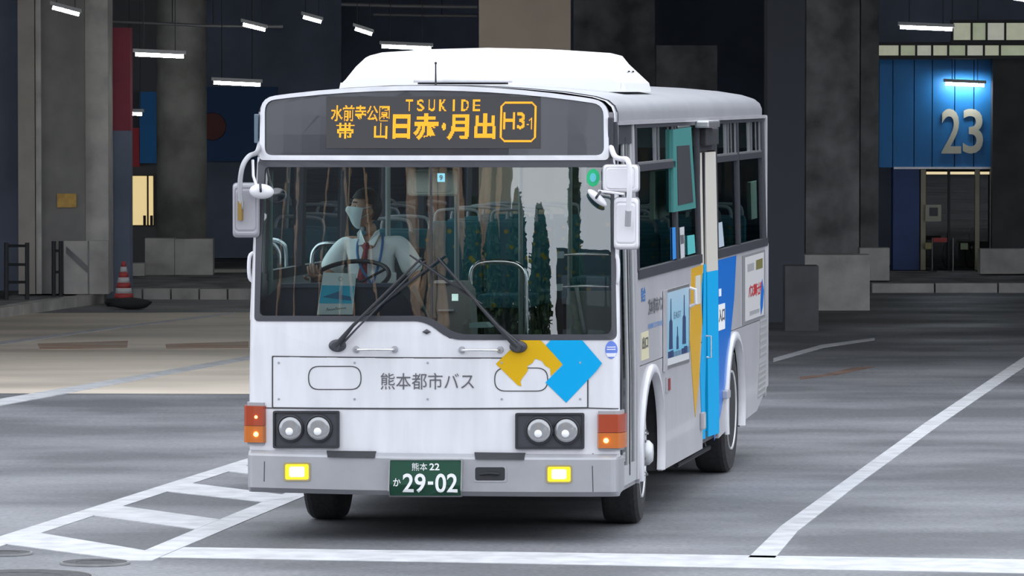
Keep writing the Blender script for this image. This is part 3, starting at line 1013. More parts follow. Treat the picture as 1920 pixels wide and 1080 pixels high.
def window(y0, y1, s, slider=True):
    g = spart('side_window', [(y0, ZB + 0.05), (y1, ZB + 0.05), (y1, ZS if slider else ZT), (y0, ZS if slider else ZT)], -0.01, 0.0, GLASSS, px=False, s=s, steps=(0, 0.3))
    if slider:
        post(y0, y1, ZS - 0.022, ZS + 0.022, s, DARKTRIM, 0.006, 'transom')
        ym = y0 + (y1 - y0) * 0.52
        spart('sliding_pane', [(y0, ZS), (ym + 0.02, ZS), (ym + 0.02, ZT), (y0, ZT)], -0.012, 0.0, GLASSS, g, px=False, s=s, steps=(0, 0.3))
        spart('sliding_pane', [(ym - 0.02, ZS), (y1, ZS), (y1, ZT), (ym - 0.02, ZT)], -0.02, 0.0, GLASSS, g, px=False, s=s, steps=(0, 0.3))
        for yy in (ym - 0.02, ym + 0.12, y1 - 0.04, y0 + 0.012):
            spart('pane_frame', [(yy - 0.013, ZS + 0.02), (yy + 0.013, ZS + 0.02), (yy + 0.013, ZT), (yy - 0.013, ZT)], 0.0, 0.012, mat('dark_anodised', (0.34, 0.34, 0.36), 0.35, 0.8), g, px=False, s=s)
        spart('pane_frame', [(y0, ZS + 0.022), (y1, ZS + 0.022), (y1, ZS + 0.036), (y0, ZS + 0.036)], 0.004, 0.018, ALU, g, px=False, s=s)
    return g


yC = S(1385, 380)[0]
for (y0, y1) in ((1.02, 1.13), (2.92, 3.02), (DY0 - 0.08, DY0), (DY1, DY1 + 0.09), (yC - 0.05, yC + 0.06), (YE - 0.28, YE - 0.03)):
    post(y0, y1, ZB + 0.04, ZG, 1)
post(1.02, YE - 0.03, ZT - 0.02, ZG, 1, DARKTRIM, 0.008, 'top_rail')
wa = window(1.13, 2.93, 1)
wb_ = window(3.02, DY0 - 0.08, 1, False)
wc = window(DY1 + 0.09, yC - 0.05, 1)
wdn = window(yC + 0.06, YE - 0.28, 1)
ys = [0.42, 1.55, 3.0, 4.45, 5.9, 7.2, YE - 0.28]
for i in range(len(ys) - 1):
    window(ys[i] + 0.05, ys[i + 1] - 0.05, -1, i > 0)
    post(ys[i] - 0.05, ys[i] + 0.05, ZB + 0.04, ZG, -1)
post(YE - 0.33, YE - 0.03, ZB + 0.04, ZG, -1)
post(0.3, 0.42, ZB - 0.1, ZG, -1, SIDEW)
post(0.3, YE - 0.03, ZT - 0.02, ZG, -1, DARKTRIM, 0.008, 'top_rail')
# teal side destination display behind the window ahead of the door
def inner(name, pts, off, m, thick=0.02, par=None):
    return spart(name, Ss(pts, off), off, thick, m, par, px=False, s=1, steps=(0.5, 0.3))
TEAL = mat('teal_frame', (0.035, 0.19, 0.18), 0.5)
dsp = inner('side_display', [(1263, 398), (1305, 390), (1296, 238), (1262, 243)], 0.006, TEAL, 0.05)
inner('display_screen', [(1272, 385), (1300, 379), (1293, 272), (1270, 274)], 0.010, BLACKR, 0.01, dsp)
for pts, m in (([(1262, 487), (1272, 483), (1270, 425), (1261, 427)], mat('sticker_blue', (0.02, 0.22, 0.6), 0.5)), ([(1277, 485), (1284, 482), (1283, 425), (1275, 427)], mat('sticker_white', (0.5, 0.5, 0.52), 0.5)),
               ([(1290, 478), (1304, 474), (1302, 440), (1289, 442)], mat('sticker_teal2', (0.08, 0.42, 0.42), 0.5))):
    inner('window_sticker', pts, -0.002, m, 0.003)
inner('window_sticker', [(1277, 458), (1283, 456), (1282, 440), (1276, 441)], 0.000, INK, 0.003)
inner('window_sticker', [(1346, 465), (1358, 461), (1354, 416), (1344, 419)], 0.002, mat('sticker_pale2', (0.42, 0.48, 0.55), 0.5), 0.003)

PALE = mat('pale_panel', (0.34, 0.38, 0.30), 0.7)
for pts in ([(1226, 412), (1257, 402), (1255, 318), (1227, 322)], [(1409, 412), (1428, 406), (1426, 338), (1407, 342)]):
    b = sheet(Ss(pts, -0.12), smap(-0.12, 1), 0.03, steps=(0.5, 0.3))
    obj('pale_window_panel', b, PALE, bus)  # pale panel just inside the side glass
# middle door: dark opening frame, leaves, speaker box above
obj('door_frame', bx(1.09, hw(2) - 0.005, DY0, DY0 + 0.05, 0.35, ZG), BLACKR, bus)
obj('door_frame', bx(1.09, hw(2) - 0.005, DY1 - 0.05, DY1, 0.35, ZG), BLACKR, bus)
obj('door_step', bx(0.75, 1.16, DY0, DY1, 0.33, 0.40), DARKTRIM, bus)
obj('door_lintel', bx(1.0, hw(2.5) + 0.003, DY0, DY1, 2.37, ZG), DARKTRIM, bus)
def leaf(y0, y1, x0, x1, z0=0.36, z1=2.36):
    t = empty('door_leaf', (0, 0, 0), 0, bus)
    def slab(nm, za, zb2, m):
        b = bm_new()
        V = []
        for z in (za, zb2):
            k = 1.155 - hw(z)
            for (x, y) in ((x0 - k, y0), (x1 - k, y1), (x1 - k - 0.03, y1), (x0 - k - 0.03, y0)): V.append(b.verts.new((x, y, z)))
        for f in ((0, 1, 5, 4), (1, 2, 6, 5), (2, 3, 7, 6), (3, 0, 4, 7), (4, 5, 6, 7), (3, 2, 1, 0)): b.faces.new([V[i] for i in f])
        bmesh.ops.recalc_face_normals(b, faces=b.faces[:])
        obj(nm, b, m, t)
    slab('lower_leaf', z0, 1.52, CYAN)
    slab('upper_leaf', 1.52, z1, CREAM)
    return t
l1 = leaf(4.22, 4.36, 1.150, 1.155)
l2 = leaf(4.52, 4.93, 1.155, 1.182)
obj('leaf_seal', bx(1.08, 1.135, 4.365, 4.44, 0.36, 2.36), BLACKR, l1)
obj('leaf_seal', bx(1.08, 1.145, 4.46, 4.515, 0.36, 2.36), BLACKR, l2)
b = bm_new(); tube(b, [(1.18, 4.3, 1.08), (1.215, 4.3, 1.08), (1.215, 4.3, 0.93), (1.185, 4.3, 0.93)], 0.008)
obj('leaf_handle', b, CHROME, l1)
sp = obj('door_speaker', bx(hw(2.5), hw(2.5) + 0.05, 4.25, 4.95, 2.41, 2.53, 0.01), BLACKR, bus)
obj('camera_housing', bx(hw(2.5), hw(2.5) + 0.10, 4.0, 4.62, 2.535, 2.585, 0.012), ALU, bus)

# side paint fields (gold, blue) and lettering
spart('gold_field', [(1296, 504), (1318, 496), (1312, 560), (1316, 600), (1312, 660), (1311, 700), (1303, 782), (1297, 700), (1293, 640), (1295, 560)], 0.003, 0.003, SIDEGOLD)
spart('blue_field', [(1346, 488), (1380, 479), (1376, 560), (1370, 620), (1362, 707), (1352, 770), (1339, 826), (1338, 800), (1345, 700)], 0.003, 0.003, BLUE)
spart('blue_field', [(1319, 496), (1323, 495), (1322, 700), (1319, 800), (1315, 790), (1312, 700), (1317, 610)], 0.004, 0.003, CYAN)
text_obj('entrance_lettering', '乗合', [S(1202, 567), S(1210, 565), S(1210, 537), S(1201, 539)], smap(0.003), mat('blue_ink', (0.03, 0.14, 0.4)), bus, 0.02)
text_obj('side_company_lettering', '熊本都市バス', [S(1215, 591), S(1243, 582), S(1243, 553), S(1215, 561)], smap(0.003), INK, bus, 0.02)
text_obj('side_company_roman', 'KUMAMOTO TOSHI BUS', [S(1215, 617), S(1243, 609), S(1243, 600), S(1215, 607)], smap(0.003), mat('blue_ink2', (0.12, 0.25, 0.5)), bus, 0.02)
ex = spart('exit_plate', [(1202, 677), (1216, 672), (1215, 620), (1202, 625)], 0.003, 0.003, mat('pale_yellow', (0.55, 0.5, 0.33), 0.6))
text_obj('exit_lettering', '出口', [S(1203, 656), S(1214, 652), S(1214, 629), S(1203, 633)], smap(0.005), INK, ex, 0.03)
en = spart('entrance_plate', [(1345, 621), (1358, 616), (1358, 568), (1345, 572)], 0.006, 0.003, WINK)
text_obj('entrance_lettering', '入口', [S(1346, 605), S(1357, 601), S(1357, 576), S(1346, 580)], smap(0.008), INK, en, 0.03)
spart('notice_plate', [(1303, 572), (1312, 569), (1312, 515), (1303, 518)], 0.006, 0.003, mat('notice', (0.5, 0.5, 0.46), 0.6))
spart('notice_plate', [(1347, 556), (1351, 555), (1351, 541), (1347, 542)], 0.006, 0.003, WINK)
# poster ahead of the door
pf = spart('poster_frame', [(1244, 694), (1291, 679), (1291, 532), (1244, 545)], 0.006, 0.006, ALU)
spart('poster_rail', [(1242, 697), (1247, 695), (1247, 543), (1242, 545)], 0.016, 0.012, SIDEW, pf)
def poster_mat():
    m = bpy.data.materials.new('poster_sky'); m.use_nodes = True
    nt = m.node_tree; b = nt.nodes['Principled BSDF']; b.inputs['Roughness'].default_value = 0.4
    tc = nt.nodes.new('ShaderNodeTexCoord'); sx = nt.nodes.new('ShaderNodeSeparateXYZ'); cr = nt.nodes.new('ShaderNodeValToRGB')
    mr = nt.nodes.new('ShaderNodeMapRange'); mr.inputs[1].default_value = 0.95; mr.inputs[2].default_value = 1.45
    nt.links.new(tc.outputs['Object'], sx.inputs[0]); nt.links.new(sx.outputs[2], mr.inputs[0]); nt.links.new(mr.outputs[0], cr.inputs[0])
    cr.color_ramp.elements[0].color = (0.12, 0.45, 0.62, 1); cr.color_ramp.elements[1].color = (0.36, 0.5, 0.6, 1)
    nt.links.new(cr.outputs[0], b.inputs['Base Color']); return m
spart('poster', [(1248, 686), (1289, 673), (1289, 538), (1248, 550)], 0.009, 0.003, poster_mat(), pf)
DKB = mat('poster_navy', (0.015, 0.035, 0.12), 0.5)
for (x, yt, yb, w) in ((1255, 560, 655, 3.2), (1280, 553, 645, 3.2), (1267.5, 612, 655, 1.8)):
    spart('poster_tower', [(x - w, yb), (x + w, yb - 1), (x + w * 0.8, yt + (yb - yt) * 0.45), (x + 0.7, yt + (yb - yt) * 0.4), (x + 0.3, yt), (x - 0.3, yt), (x - 0.7, yt + (yb - yt) * 0.4), (x - w * 0.8, yt + (yb - yt) * 0.45)], 0.012, 0.002, DKB, pf)
for k in range(8):
    x = 1250 + k * 5; yb = 672 - k * 1.6; h = random.uniform(8, 20)
    spart('poster_block', [(x, yb), (x + 4.4, yb - 1.4), (x + 4.4, yb - h - 1.4), (x, yb - h)], 0.012 + 0.0005 * k, 0.002, random.choice([DKB, INK, mat('poster_mid', (0.1, 0.2, 0.3), 0.5)]), pf)
spart('poster_foot', [(1248, 686), (1289, 673), (1289, 660), (1248, 673)], 0.0115, 0.002, mat('poster_white', (0.55, 0.55, 0.56), 0.5), pf)
text_obj('poster_lettering', 'EAST', [S(1261, 598), S(1274, 594), S(1274, 582), S(1261, 585)], smap(0.012), mat('poster_ink', (0.12, 0.22, 0.3)), pf)
# advert frame near the rear
rf = spart('advert_frame', [(1391, 610), (1433, 594), (1433, 468), (1391, 480)], 0.006, 0.006, mat('frame_grey', (0.2, 0.2, 0.21), 0.5))
spart('advert_sheet', [(1395, 603), (1430, 590), (1430, 473), (1395, 483)], 0.010, 0.003, mat('advert_white', (0.52, 0.5, 0.5), 0.5), rf)
text_obj('advert_lettering', 'バス運転士募', [S(1401, 560), S(1427, 551), S(1427, 527), S(1401, 535)], smap(0.013), mat('red_ink', (0.5, 0.02, 0.03)), rf, 0.03)
spart('advert_block', [(1415, 506), (1427, 502), (1427, 484), (1415, 488)], 0.012, 0.002, mat('olive_block', (0.16, 0.14, 0.04), 0.5), rf)
spart('advert_block', [(1399, 510), (1411, 506), (1411, 492), (1399, 496)], 0.012, 0.002, mat('advert_grey', (0.3, 0.3, 0.31), 0.5), rf)
spart('advert_stripe', [(1424, 590), (1427, 575), (1429, 545), (1426, 523), (1424, 545), (1423, 570)], 0.014, 0.002, BLUE, rf)
spart('advert_block', [(1403, 592), (1421, 585), (1421, 578), (1403, 584)], 0.012, 0.002, mat('advert_grey', (0.3, 0.3, 0.31), 0.5), rf)
# rear grilles, side marker lamps, catch on the rear fender
for pts in ([(1424, 672), (1436, 664), (1437, 590), (1424, 595)], [(1420, 748), (1434, 737), (1436, 675), (1423, 682)]):
    gr = spart('engine_grille', pts, 0.004, 0.006, mat('grille_grey', (0.26, 0.26, 0.26), 0.7))
    q = Ss(pts)
    for k in range(6):
        t0, t1 = k / 6 + 0.05, k / 6 + 0.10
        L_ = lambda t: (q[0][0] + (q[3][0] - q[0][0]) * t, q[0][1] + (q[3][1] - q[0][1]) * t)
        R2 = lambda t: (q[1][0] + (q[2][0] - q[1][0]) * t, q[1][1] + (q[2][1] - q[1][1]) * t)
        spart('grille_slat', [L_(t0), R2(t0), R2(t1), L_(t1)], 0.007, 0.004, SIDEW, gr, px=False)
mk = spart('side_marker', [(1247.5, 737), (1255, 734), (1255, 705), (1247.5, 708)], 0.006, 0.01, GREYP)
spart('marker_lens', [(1251, 732), (1254.5, 731), (1254.5, 709), (1251, 710)], 0.011, 0.004, mat('marker_red', (0.25, 0.03, 0.03), 0.4), mk)
obj('fender_catch', bx(1.17, 1.215, 5.28, 5.45, 0.58, 0.64, 0.01), SIDEW, bus)
obj('fender_catch', bx(1.17, 1.20, 4.05, 4.16, 0.44, 0.56, 0.01), SIDEW, bus)
b = bm_new()
q = [S(1293, 540), S(1291, 570)]
tube(b, [(hw(q[0][1]) + 0.0, q[0][0], q[0][1]), (hw(q[0][1]) + 0.04, q[0][0], q[0][1] - 0.01), (hw(q[1][1]) + 0.04, q[0][0], q[1][1]), (hw(q[1][1]), q[0][0], q[1][1] - 0.02)], 0.012)
obj('poster_clip', b, WHITE, bus)
# underrun rail between the axles
b = bm_new(); tube(b, [(1.09, 3.4, 0.24), (1.09, 5.15, 0.24)], 0.02); tube(b, [(1.09, 3.8, 0.24), (1.05, 3.8, 0.36)], 0.014); tube(b, [(1.09, 4.4, 0.24), (1.05, 4.4, 0.36)], 0.014); tube(b, [(1.09, 5.0, 0.24), (1.05, 5.0, 0.36)], 0.014)
obj('underrun_rail', b, DARKM, bus)

# front door on the near side
fd = empty('front_door', (0, 0, 0), 0, bus)
DGR = mat('door_grey', (0.40, 0.40, 0.41), 0.45)
def dpart(nm, y0, y1, z0, z1, off, m, th=0.02):
    return spart(nm, [(y0, z0), (y1, z0), (y1, z1), (y0, z1)], off, th, m, fd, px=False)
dpart('door_post', 0.24, 0.31, 0.33, ZG, 0.0, DARKTRIM)
dpart('door_leaf', 0.31, 0.36, 0.38, 2.5, -0.01, DGR); dpart('door_leaf', 0.59, 0.64, 0.38, 2.5, -0.01, DGR)
dpart('leaf_seal', 0.64, 0.68, 0.38, 2.5, -0.006, BLACKR)
dpart('door_leaf', 0.68, 0.73, 0.38, 2.5, -0.01, DGR); dpart('door_leaf', 0.90, 0.95, 0.38, 2.5, -0.01, DGR)
dpart('door_sill_rail', 0.31, 0.95, 0.33, 0.45, -0.008, DGR); dpart('door_top_rail', 0.31, 0.95, 2.46, ZG, -0.006, DARKTRIM)
dpart('door_glass', 0.36, 0.59, 0.45, 2.46, -0.018, GLASSS, 0.0); dpart('door_glass', 0.73, 0.90, 0.45, 2.46, -0.018, GLASSS, 0.0)
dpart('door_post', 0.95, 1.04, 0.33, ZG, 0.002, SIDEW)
obj('step_plate', bx(0.8, 1.15, 0.3, 1.0, 0.30, 0.345), ALU, fd)

# rear
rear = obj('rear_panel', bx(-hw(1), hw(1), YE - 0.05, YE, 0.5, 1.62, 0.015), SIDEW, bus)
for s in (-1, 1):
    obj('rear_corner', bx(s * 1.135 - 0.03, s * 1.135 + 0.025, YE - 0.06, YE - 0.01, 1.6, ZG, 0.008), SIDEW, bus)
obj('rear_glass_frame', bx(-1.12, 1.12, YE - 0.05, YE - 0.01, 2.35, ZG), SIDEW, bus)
obj('rear_window', ([(-1.1, YE - 0.03, 1.62), (1.1, YE - 0.03, 1.62), (1.1, YE - 0.03, 2.35), (-1.1, YE - 0.03, 2.35)], [(3, 2, 1, 0)]), GLASSS, bus)
obj('rear_bumper', bx(-1.15, 1.15, YE - 0.02, YE + 0.06, 0.42, 0.62, 0.02), SILVER, bus)

# chassis
obj('underbody', bx(-0.72, 0.72, 0.35, YE - 0.2, 0.26, 0.52), BLACKR, bus)
obj('cabin_floor', bx(-1.13, 1.13, 2.15, YE - 0.06, 0.80, 0.86), INTER, bus)
obj('cab_floor', bx(-1.13, 1.13, 0.25, 1.06, 0.52, 0.57), INTER, bus)
obj('cab_floor', bx(-0.70, 0.70, 1.06, 2.15, 0.80, 0.86), INTER, bus)
for s in (-1, 1):
    obj('wheel_box', bx(min(s * .7, s * 1.13), max(s * .7, s * 1.13), 1.0, 2.17, 1.0, 1.06), INTER, bus)

# ---- wheels
def wheel(x, y, s, steer=0.0, dual=False):
    w = empty('wheel', (x, y, RT), steer, bus)
    hwid = 0.125
    b = bm_new()
    lathe(b, [(0.29, -hwid + 0.01), (0.33, -hwid), (0.43, -hwid + 0.008), (0.45, -hwid + 0.03), (RT, -0.07), (RT, 0.07), (0.45, hwid - 0.03), (0.43, hwid - 0.008), (0.33, hwid), (0.29, hwid - 0.01)], 56, 'x')
    obj('tyre', b, TYRE, w, smooth=False)
    b = bm_new()
    if not dual:
        pr = [(0.295, 0.105), (0.29, 0.125), (0.275, 0.12), (0.262, 0.075), (0.23, 0.07), (0.19, 0.10), (0.12, 0.115), (0.10, 0.115), (0.0, 0.115)]
    else:
        pr = [(0.295, 0.105), (0.29, 0.125), (0.275, 0.12), (0.262, 0.0), (0.22, -0.05), (0.12, -0.06), (0.0, -0.06)]
    lathe(b, [(r, s * h) for r, h in pr], 48, 'x')
    obj('rim', b, RIMW, w, smooth=True)
    hb_ = 0.115 if not dual else -0.06
    b = bm_new(); lathe(b, [(0.085, s * hb_), (0.08, s * (hb_ + 0.05)), (0.055, s * (hb_ + 0.075)), (0.0, s * (hb_ + 0.08))], 24, 'x')
    obj('hub_cap', b, RIMW, w, smooth=True)
    nut = None
    for k in range(8):
        a = 2 * PI * k / 8 + 0.2
        if nut is None:
            b = bm_new(); lathe(b, [(0.018, 0.0), (0.018, s * 0.025), (0.010, s * 0.03), (0.010, s * 0.045), (0, s * 0.047)], 6, 'x')
            nut = obj('wheel_nut', b, CHROME, w); n_ = nut
        else: n_ = dup(nut, w)
        n_.location = (s * (hb_ - 0.005), 0.145 * math.cos(a), 0.145 * math.sin(a))
    return w


wheel(0.99, AX[0], 1, 0.06); wheel(-0.955, AX[0], -1, 0.06)
wheel(1.03, AX[1], 1, 0, True); wheel(-1.03, AX[1], -1, 0, True)

# ---- mirrors
def mirror_pad(name, px0, py0, px1, py1, y, m, rad=0.03, yaw=0.0, depth=0.05, par=None):
    a, c = I(px0, py1, y), I(px1, py0, y)
    cx, cz = (a.x + c.x) / 2, (a.z + c.z) / 2
    wx, wz = abs(c.x - a.x) / 2, abs(c.z - a.z) / 2
    t = empty(name, (cx, y, cz), yaw, par or bus)
    def lay(k, yy): return [(q[0], yy, q[1]) for q in rpoly([(-wx * k, -wz * k), (wx * k, -wz * k), (wx * k, wz * k), (-wx * k, wz * k)], rad * k, 4)]
    b = bm_new()
    L = [[b.verts.new(p) for p in lay(k, yy)] for k, yy in ((0.93, depth), (1.0, depth * 0.9), (1.0, depth * 0.4), (0.93, 0.004), (0.86, 0.0), (0.8, 0.004), (0.72, -0.004))]
    for i in range(len(L) - 1):
        n = len(L[0])
        for k in range(n): b.faces.new((L[i][k], L[i][(k + 1) % n], L[i + 1][(k + 1) % n], L[i + 1][k]))
    b.faces.new(L[-1])
    bmesh.ops.recalc_face_normals(b, faces=b.faces[:])
    obj('housing', b, m, t, smooth=False)
    obj('mirror_glass', ([(q[0], depth * 1.01, q[2]) for q in lay(0.92, 0)], [tuple(range(20))]), CHROME, t)
    b = bm_new()
    o_, i_ = rpoly([(-wx * 1.05, -wz * 1.03), (wx * 1.05, -wz * 1.03), (wx * 1.05, wz * 1.03), (-wx * 1.05, wz * 1.03)], rad, 4), rpoly([(-wx * .98, -wz * .98), (wx * .98, -wz * .98), (wx * .98, wz * .98), (-wx * .98, wz * .98)], rad, 4)
    obj('rubber_edge', ring_bm(o_, i_, lambda u, v, h: (u, depth * 0.55 - h, v), depth * 0.4), GREYP, t)
    return t
MW = mat('mirror_housing_white', (0.74, 0.72, 0.75), 0.4)
def round_mirror(px, py, y, rx, rz, yaw, roll):
    c = I(px, py, y)
    t = empty('round_mirror', (c.x, y, c.z), yaw, bus)
    t.rotation_euler = (0, roll, yaw)
    b = bm_new(); lathe(b, [(1.0, 0.02), (1.0, 0.01), (0.85, -0.012), (0.5, -0.028), (0, -0.035)], 28, 'y')
    for v in b.verts: v.co.x *= rx; v.co.z *= rz
    obj('housing', b, MW, t, smooth=True)
    b = bm_new(); lathe(b, [(0.97, 0.021), (0, 0.03)], 28, 'y')
    for v in b.verts: v.co.x *= rx; v.co.z *= rz
    obj('mirror_glass', b, CHROME, t)
    b = bm_new(); tube(b, [(0, -0.03, 0), (0.0, -0.055, 0.02), (-0.005, -0.04, 0.05)], 0.008)
    obj('clamp', b, DARKTRIM, t)
# offside (left in the picture)
mirror_pad('wing_mirror', 437, 344, 484, 444, 0.12, mat('mirror_housing_grey', (0.36, 0.35, 0.38), 0.45), 0.03, 0.12)
b = bm_new()
tube(b, smooth_path([I(489, 262, 0.28), I(482, 285, 0.18), I(467, 293, 0.1), I(455, 312, 0.06), I(450, 345, 0.06), I(452, 392, 0.08)], 5), 0.016, 10)
obj('mirror_arm', b, mat('arm_grey', (0.42, 0.42, 0.44), 0.4, 0.3), bus, smooth=True)
b = bm_new(); q = I(451, 395, 0.085); box(b, q.x - 0.012, q.x + 0.012, 0.06, 0.12, q.z - 0.06, q.z + 0.06)
obj('mirror_clamp', b, mat('clamp_brass', (0.3, 0.19, 0.05), 0.5, 0.4), bus)
b = bm_new(); tube(b, [I(474, 300, 0.12), I(475, 330, 0.08), I(482, 352, 0.06)], 0.009)
obj('mirror_stay', b, MW, bus)
round_mirror(490, 359, 0.05, 0.077, 0.047, 0.1, 0.05)
# nearside (right in the picture)
mirror_pad('wing_mirror', 1129, 309, 1196, 360, 0.10, MW, 0.03, -0.05)
mirror_pad('wing_mirror', 1150, 371, 1196, 467, 0.10, MW, 0.03, -0.05)
b = bm_new()
tube(b, smooth_path([I(1143, 268, 0.26), I(1152, 292, 0.16), I(1164, 298, 0.08), I(1176, 300, 0.03), I(1181, 322, 0.02), I(1180, 360, 0.02), I(1177, 422, 0.06)], 5), 0.017, 10)
obj('mirror_arm', b, MW, bus, smooth=True)
b = bm_new(); tube(b, [I(1178, 395, 0.03), I(1177, 424, 0.05)], 0.02); obj('mirror_clamp', b, GREYP, bus)
b = bm_new(); tube(b, [I(1122, 358, 0.04), I(1170, 364, 0.03)], 0.008); obj('mirror_stay', b, MW, bus)
round_mirror(1119, 371, 0.03, 0.075, 0.026, 0.0, 0.72)
# vertical entry handles on the corners, header end covers
for (px, y0, y1, yy, s) in ((468, 476, 526, 0.2, -1), (1158, 480, 532, 0.17, 1)):
    a, c = I(px, y1, yy), I(px, y0, yy)
    b = bm_new(); tube(b, smooth_path([(a.x - s * 0.03, yy + 0.02, a.z - 0.01), (a.x, yy, a.z + 0.02), (c.x, yy, c.z - 0.02), (c.x - s * 0.03, yy + 0.02, c.z + 0.01)], 4), 0.013, 8)
    obj('entry_handle', b, MW, bus, smooth=True)
a, c = I(1141, 275, 0.25), I(1151, 220, 0.25)
obj('header_end_cover', bx(a.x, c.x, 0.22, 0.3, a.z, c.z, 0.006), DARKTRIM, bus)
a, c = I(479, 268, 0.28), I(486, 214, 0.28)
obj('header_end_cover', bx(a.x, c.x, 0.24, 0.32, a.z, c.z, 0.004), mat('cover_blue', (0.12, 0.17, 0.22), 0.3), bus)

# ---- interior
obj('ceiling_lining', bx(-1.1, 1.1, 0.35, YE - 0.1, 2.555, 2.57), INTER, bus)
def extr(pts, y0, y1):
    "outline in (x,z) pushed from y0 to y1"
    n = len(pts)
    vs = [(x, y0, z) for x, z in pts] + [(x, y1, z) for x, z in pts]
    fs = [tuple(range(n)), tuple(range(2 * n - 1, n - 1, -1))] + [(i, n + i, n + (i + 1) % n, (i + 1) % n) for i in range(n)]
    b = bm_new(); me = bpy.data.meshes.new('t'); me.from_pydata(vs, [], fs); b.from_mesh(me); bpy.data.meshes.remove(me)
    bmesh.ops.triangulate(b, faces=[f for f in b.faces if len(f.verts) > 4], ngon_method='EAR_CLIP')
    bmesh.ops.recalc_face_normals(b, faces=b.faces[:])
    return b
def Ix(pts, y): return [(I(px, py, y).x, I(px, py, y).z) for px, py in pts]
obj('dashboard', extr(Ix([(491, 640), (491, 575), (534, 533), (750, 533), (772, 560), (800, 612), (800, 640)], 0.45), 0.30, 0.62), DASH, bus)
obj('dashboard_edge', extr(Ix([(534, 538), (534, 531), (600, 529), (745, 530), (745, 537)], 0.42), 0.28, 0.36), mat('dash_edge', (0.06, 0.08, 0.12), 0.45), bus)
obj('lower_bulkhead', bx(-1.1, 0.0, 0.24, 0.30, 0.55, 1.38), DASH, bus)
obj('lower_bulkhead', bx(0.0, 1.1, 0.24, 0.30, 0.55, 1.26), DASH, bus)
obj('console_panel', extr(Ix([(764, 640), (764, 545), (776, 535), (800, 590), (815, 640)], 0.66), 0.66, 0.72), INTER, bus)
for x in (-0.62, 0.62):
    obj('added_cabin_strip', bx(x - 0.05, x + 0.05, 1.2, 7.6, 2.54, 2.553), mat('added_cabin_glow', (0.8, 0.8, 0.8), 0.5, emit=(0.85, 1.0, 0.97), estr=1.1), bus)  # glowing ceiling strips added to lift the dark cabin
# steering wheel
wc_ = I(656, 522, 0.68)
sw = empty('steering_wheel', wc_, 0, bus)
sw.rotation_euler = (math.radians(24), math.radians(-3), 0)
b = bm_new()
ringp = [(0.25 * math.cos(2 * PI * k / 40), 0.25 * math.sin(2 * PI * k / 40), 0) for k in range(41)]
tube(b, ringp, 0.015, 8, False); bmesh.ops.remove_doubles(b, verts=b.verts[:], dist=1e-4)
obj('rim', b, BLACKR, sw, smooth=True)
for a in (0.5, 2.64, 3.7, 5.7):
    b = bm_new(); tube(b, [(0.05 * math.cos(a), 0.05 * math.sin(a), -0.05), (0.25 * math.cos(a), 0.25 * math.sin(a), 0)], 0.009); obj('spoke', b, BLACKR, sw)
b = bm_new(); lathe(b, [(0.0, -0.02), (0.06, -0.025), (0.07, -0.05), (0.05, -0.3), (0, -0.3)], 18, 'z'); obj('column', b, BLACKR, sw)
# driver's seat
ds = empty('driver_seat', (-0.50, 1.22, 0), 0, bus)
obj('cushion', bx(-0.24, 0.24, -0.26, 0.22, 1.14, 1.26, 0.03), mat('driver_seat_fabric', (0.05, 0.06, 0.07), 0.9), ds)
obj('backrest', bx(-0.23, 0.23, 0.15, 0.27, 1.26, 1.78, 0.03), mat('driver_seat_fabric', (0.05, 0.06, 0.07)), ds)
obj('pedestal', bx(-0.16, 0.16, -0.15, 0.15, 0.57, 1.14), BLACKR, ds)
# interior mirror
mirror_pad('interior_mirror', 764, 316, 857, 367, 0.30, mat('mirror_pale', (0.82, 0.88, 0.78), 0.4), 0.03, 0, 0.03)
# fare box and rails
fb = empty('fare_box', (0, 0, 0), 0, bus)
obj('cabinet', extr(Ix([(812, 700), (812, 528), (868, 528), (880, 545), (884, 612), (884, 700)], 0.75), 0.75, 0.98), mat('farebox_grey', (0.30, 0.29, 0.28), 0.5), fb)
obj('coin_tray', extr(Ix([(815, 531), (815, 526), (846, 526), (846, 531)], 0.72), 0.70, 0.78), WINK, fb)
obj('coin_tray', extr(Ix([(823, 583), (823, 580), (850, 580), (850, 583)], 0.73), 0.70, 0.78), WINK, fb)
obj('payment_screen', extr(Ix([(884, 614), (884, 605), (915, 604), (924, 613)], 0.7), 0.62, 0.75), mat('screen_pale', (0.35, 0.5, 0.5), 0.3), fb)
def rail(name, pts, y, r=0.014, m=CHROME):
    b = bm_new(); tube(b, smooth_path([I(px, py, y) for px, py in pts], 5), r, 10)
    return obj(name, b, m, bus, smooth=True)
rail('hoop_rail', [(883, 640), (883, 560), (883, 515), (893, 497), (915, 491), (950, 491), (972, 497), (985, 515), (987, 560), (987, 640)], 1.0, 0.017)
rail('hoop_rail', [(586, 530), (585, 485), (592, 466), (606, 458), (640, 457)], 1.45, 0.016)
rail('hoop_rail', [(500, 451), (515, 450), (529, 456), (536, 470), (537, 520)], 1.6, 0.014)
rail('cross_rail', [(1047, 478), (1095, 477), (1150, 478)], 1.15, 0.009)
rail('cross_rail', [(1045, 538), (1095, 537), (1150, 538)], 1.15, 0.009)
rail('slanting_rail', [(1081, 538), (1087, 575), (1096, 625)], 1.1, 0.013, mat('rail_grey', (0.35, 0.36, 0.38), 0.4))
rail('door_pole', [(507, 320), (506, 450), (508, 590)], 0.5, 0.018, mat('pole_teal', (0.25, 0.42, 0.4), 0.4))
for (x, y) in ((1051, 478), (1049, 539)):
    q = I(x, y, 1.14); obj('rail_socket', bx(q.x - 0.02, q.x + 0.02, 1.12, 1.17, q.z - 0.022, q.z + 0.022, 0.005), mat('socket_pale', (0.35, 0.45, 0.45), 0.5), bus)
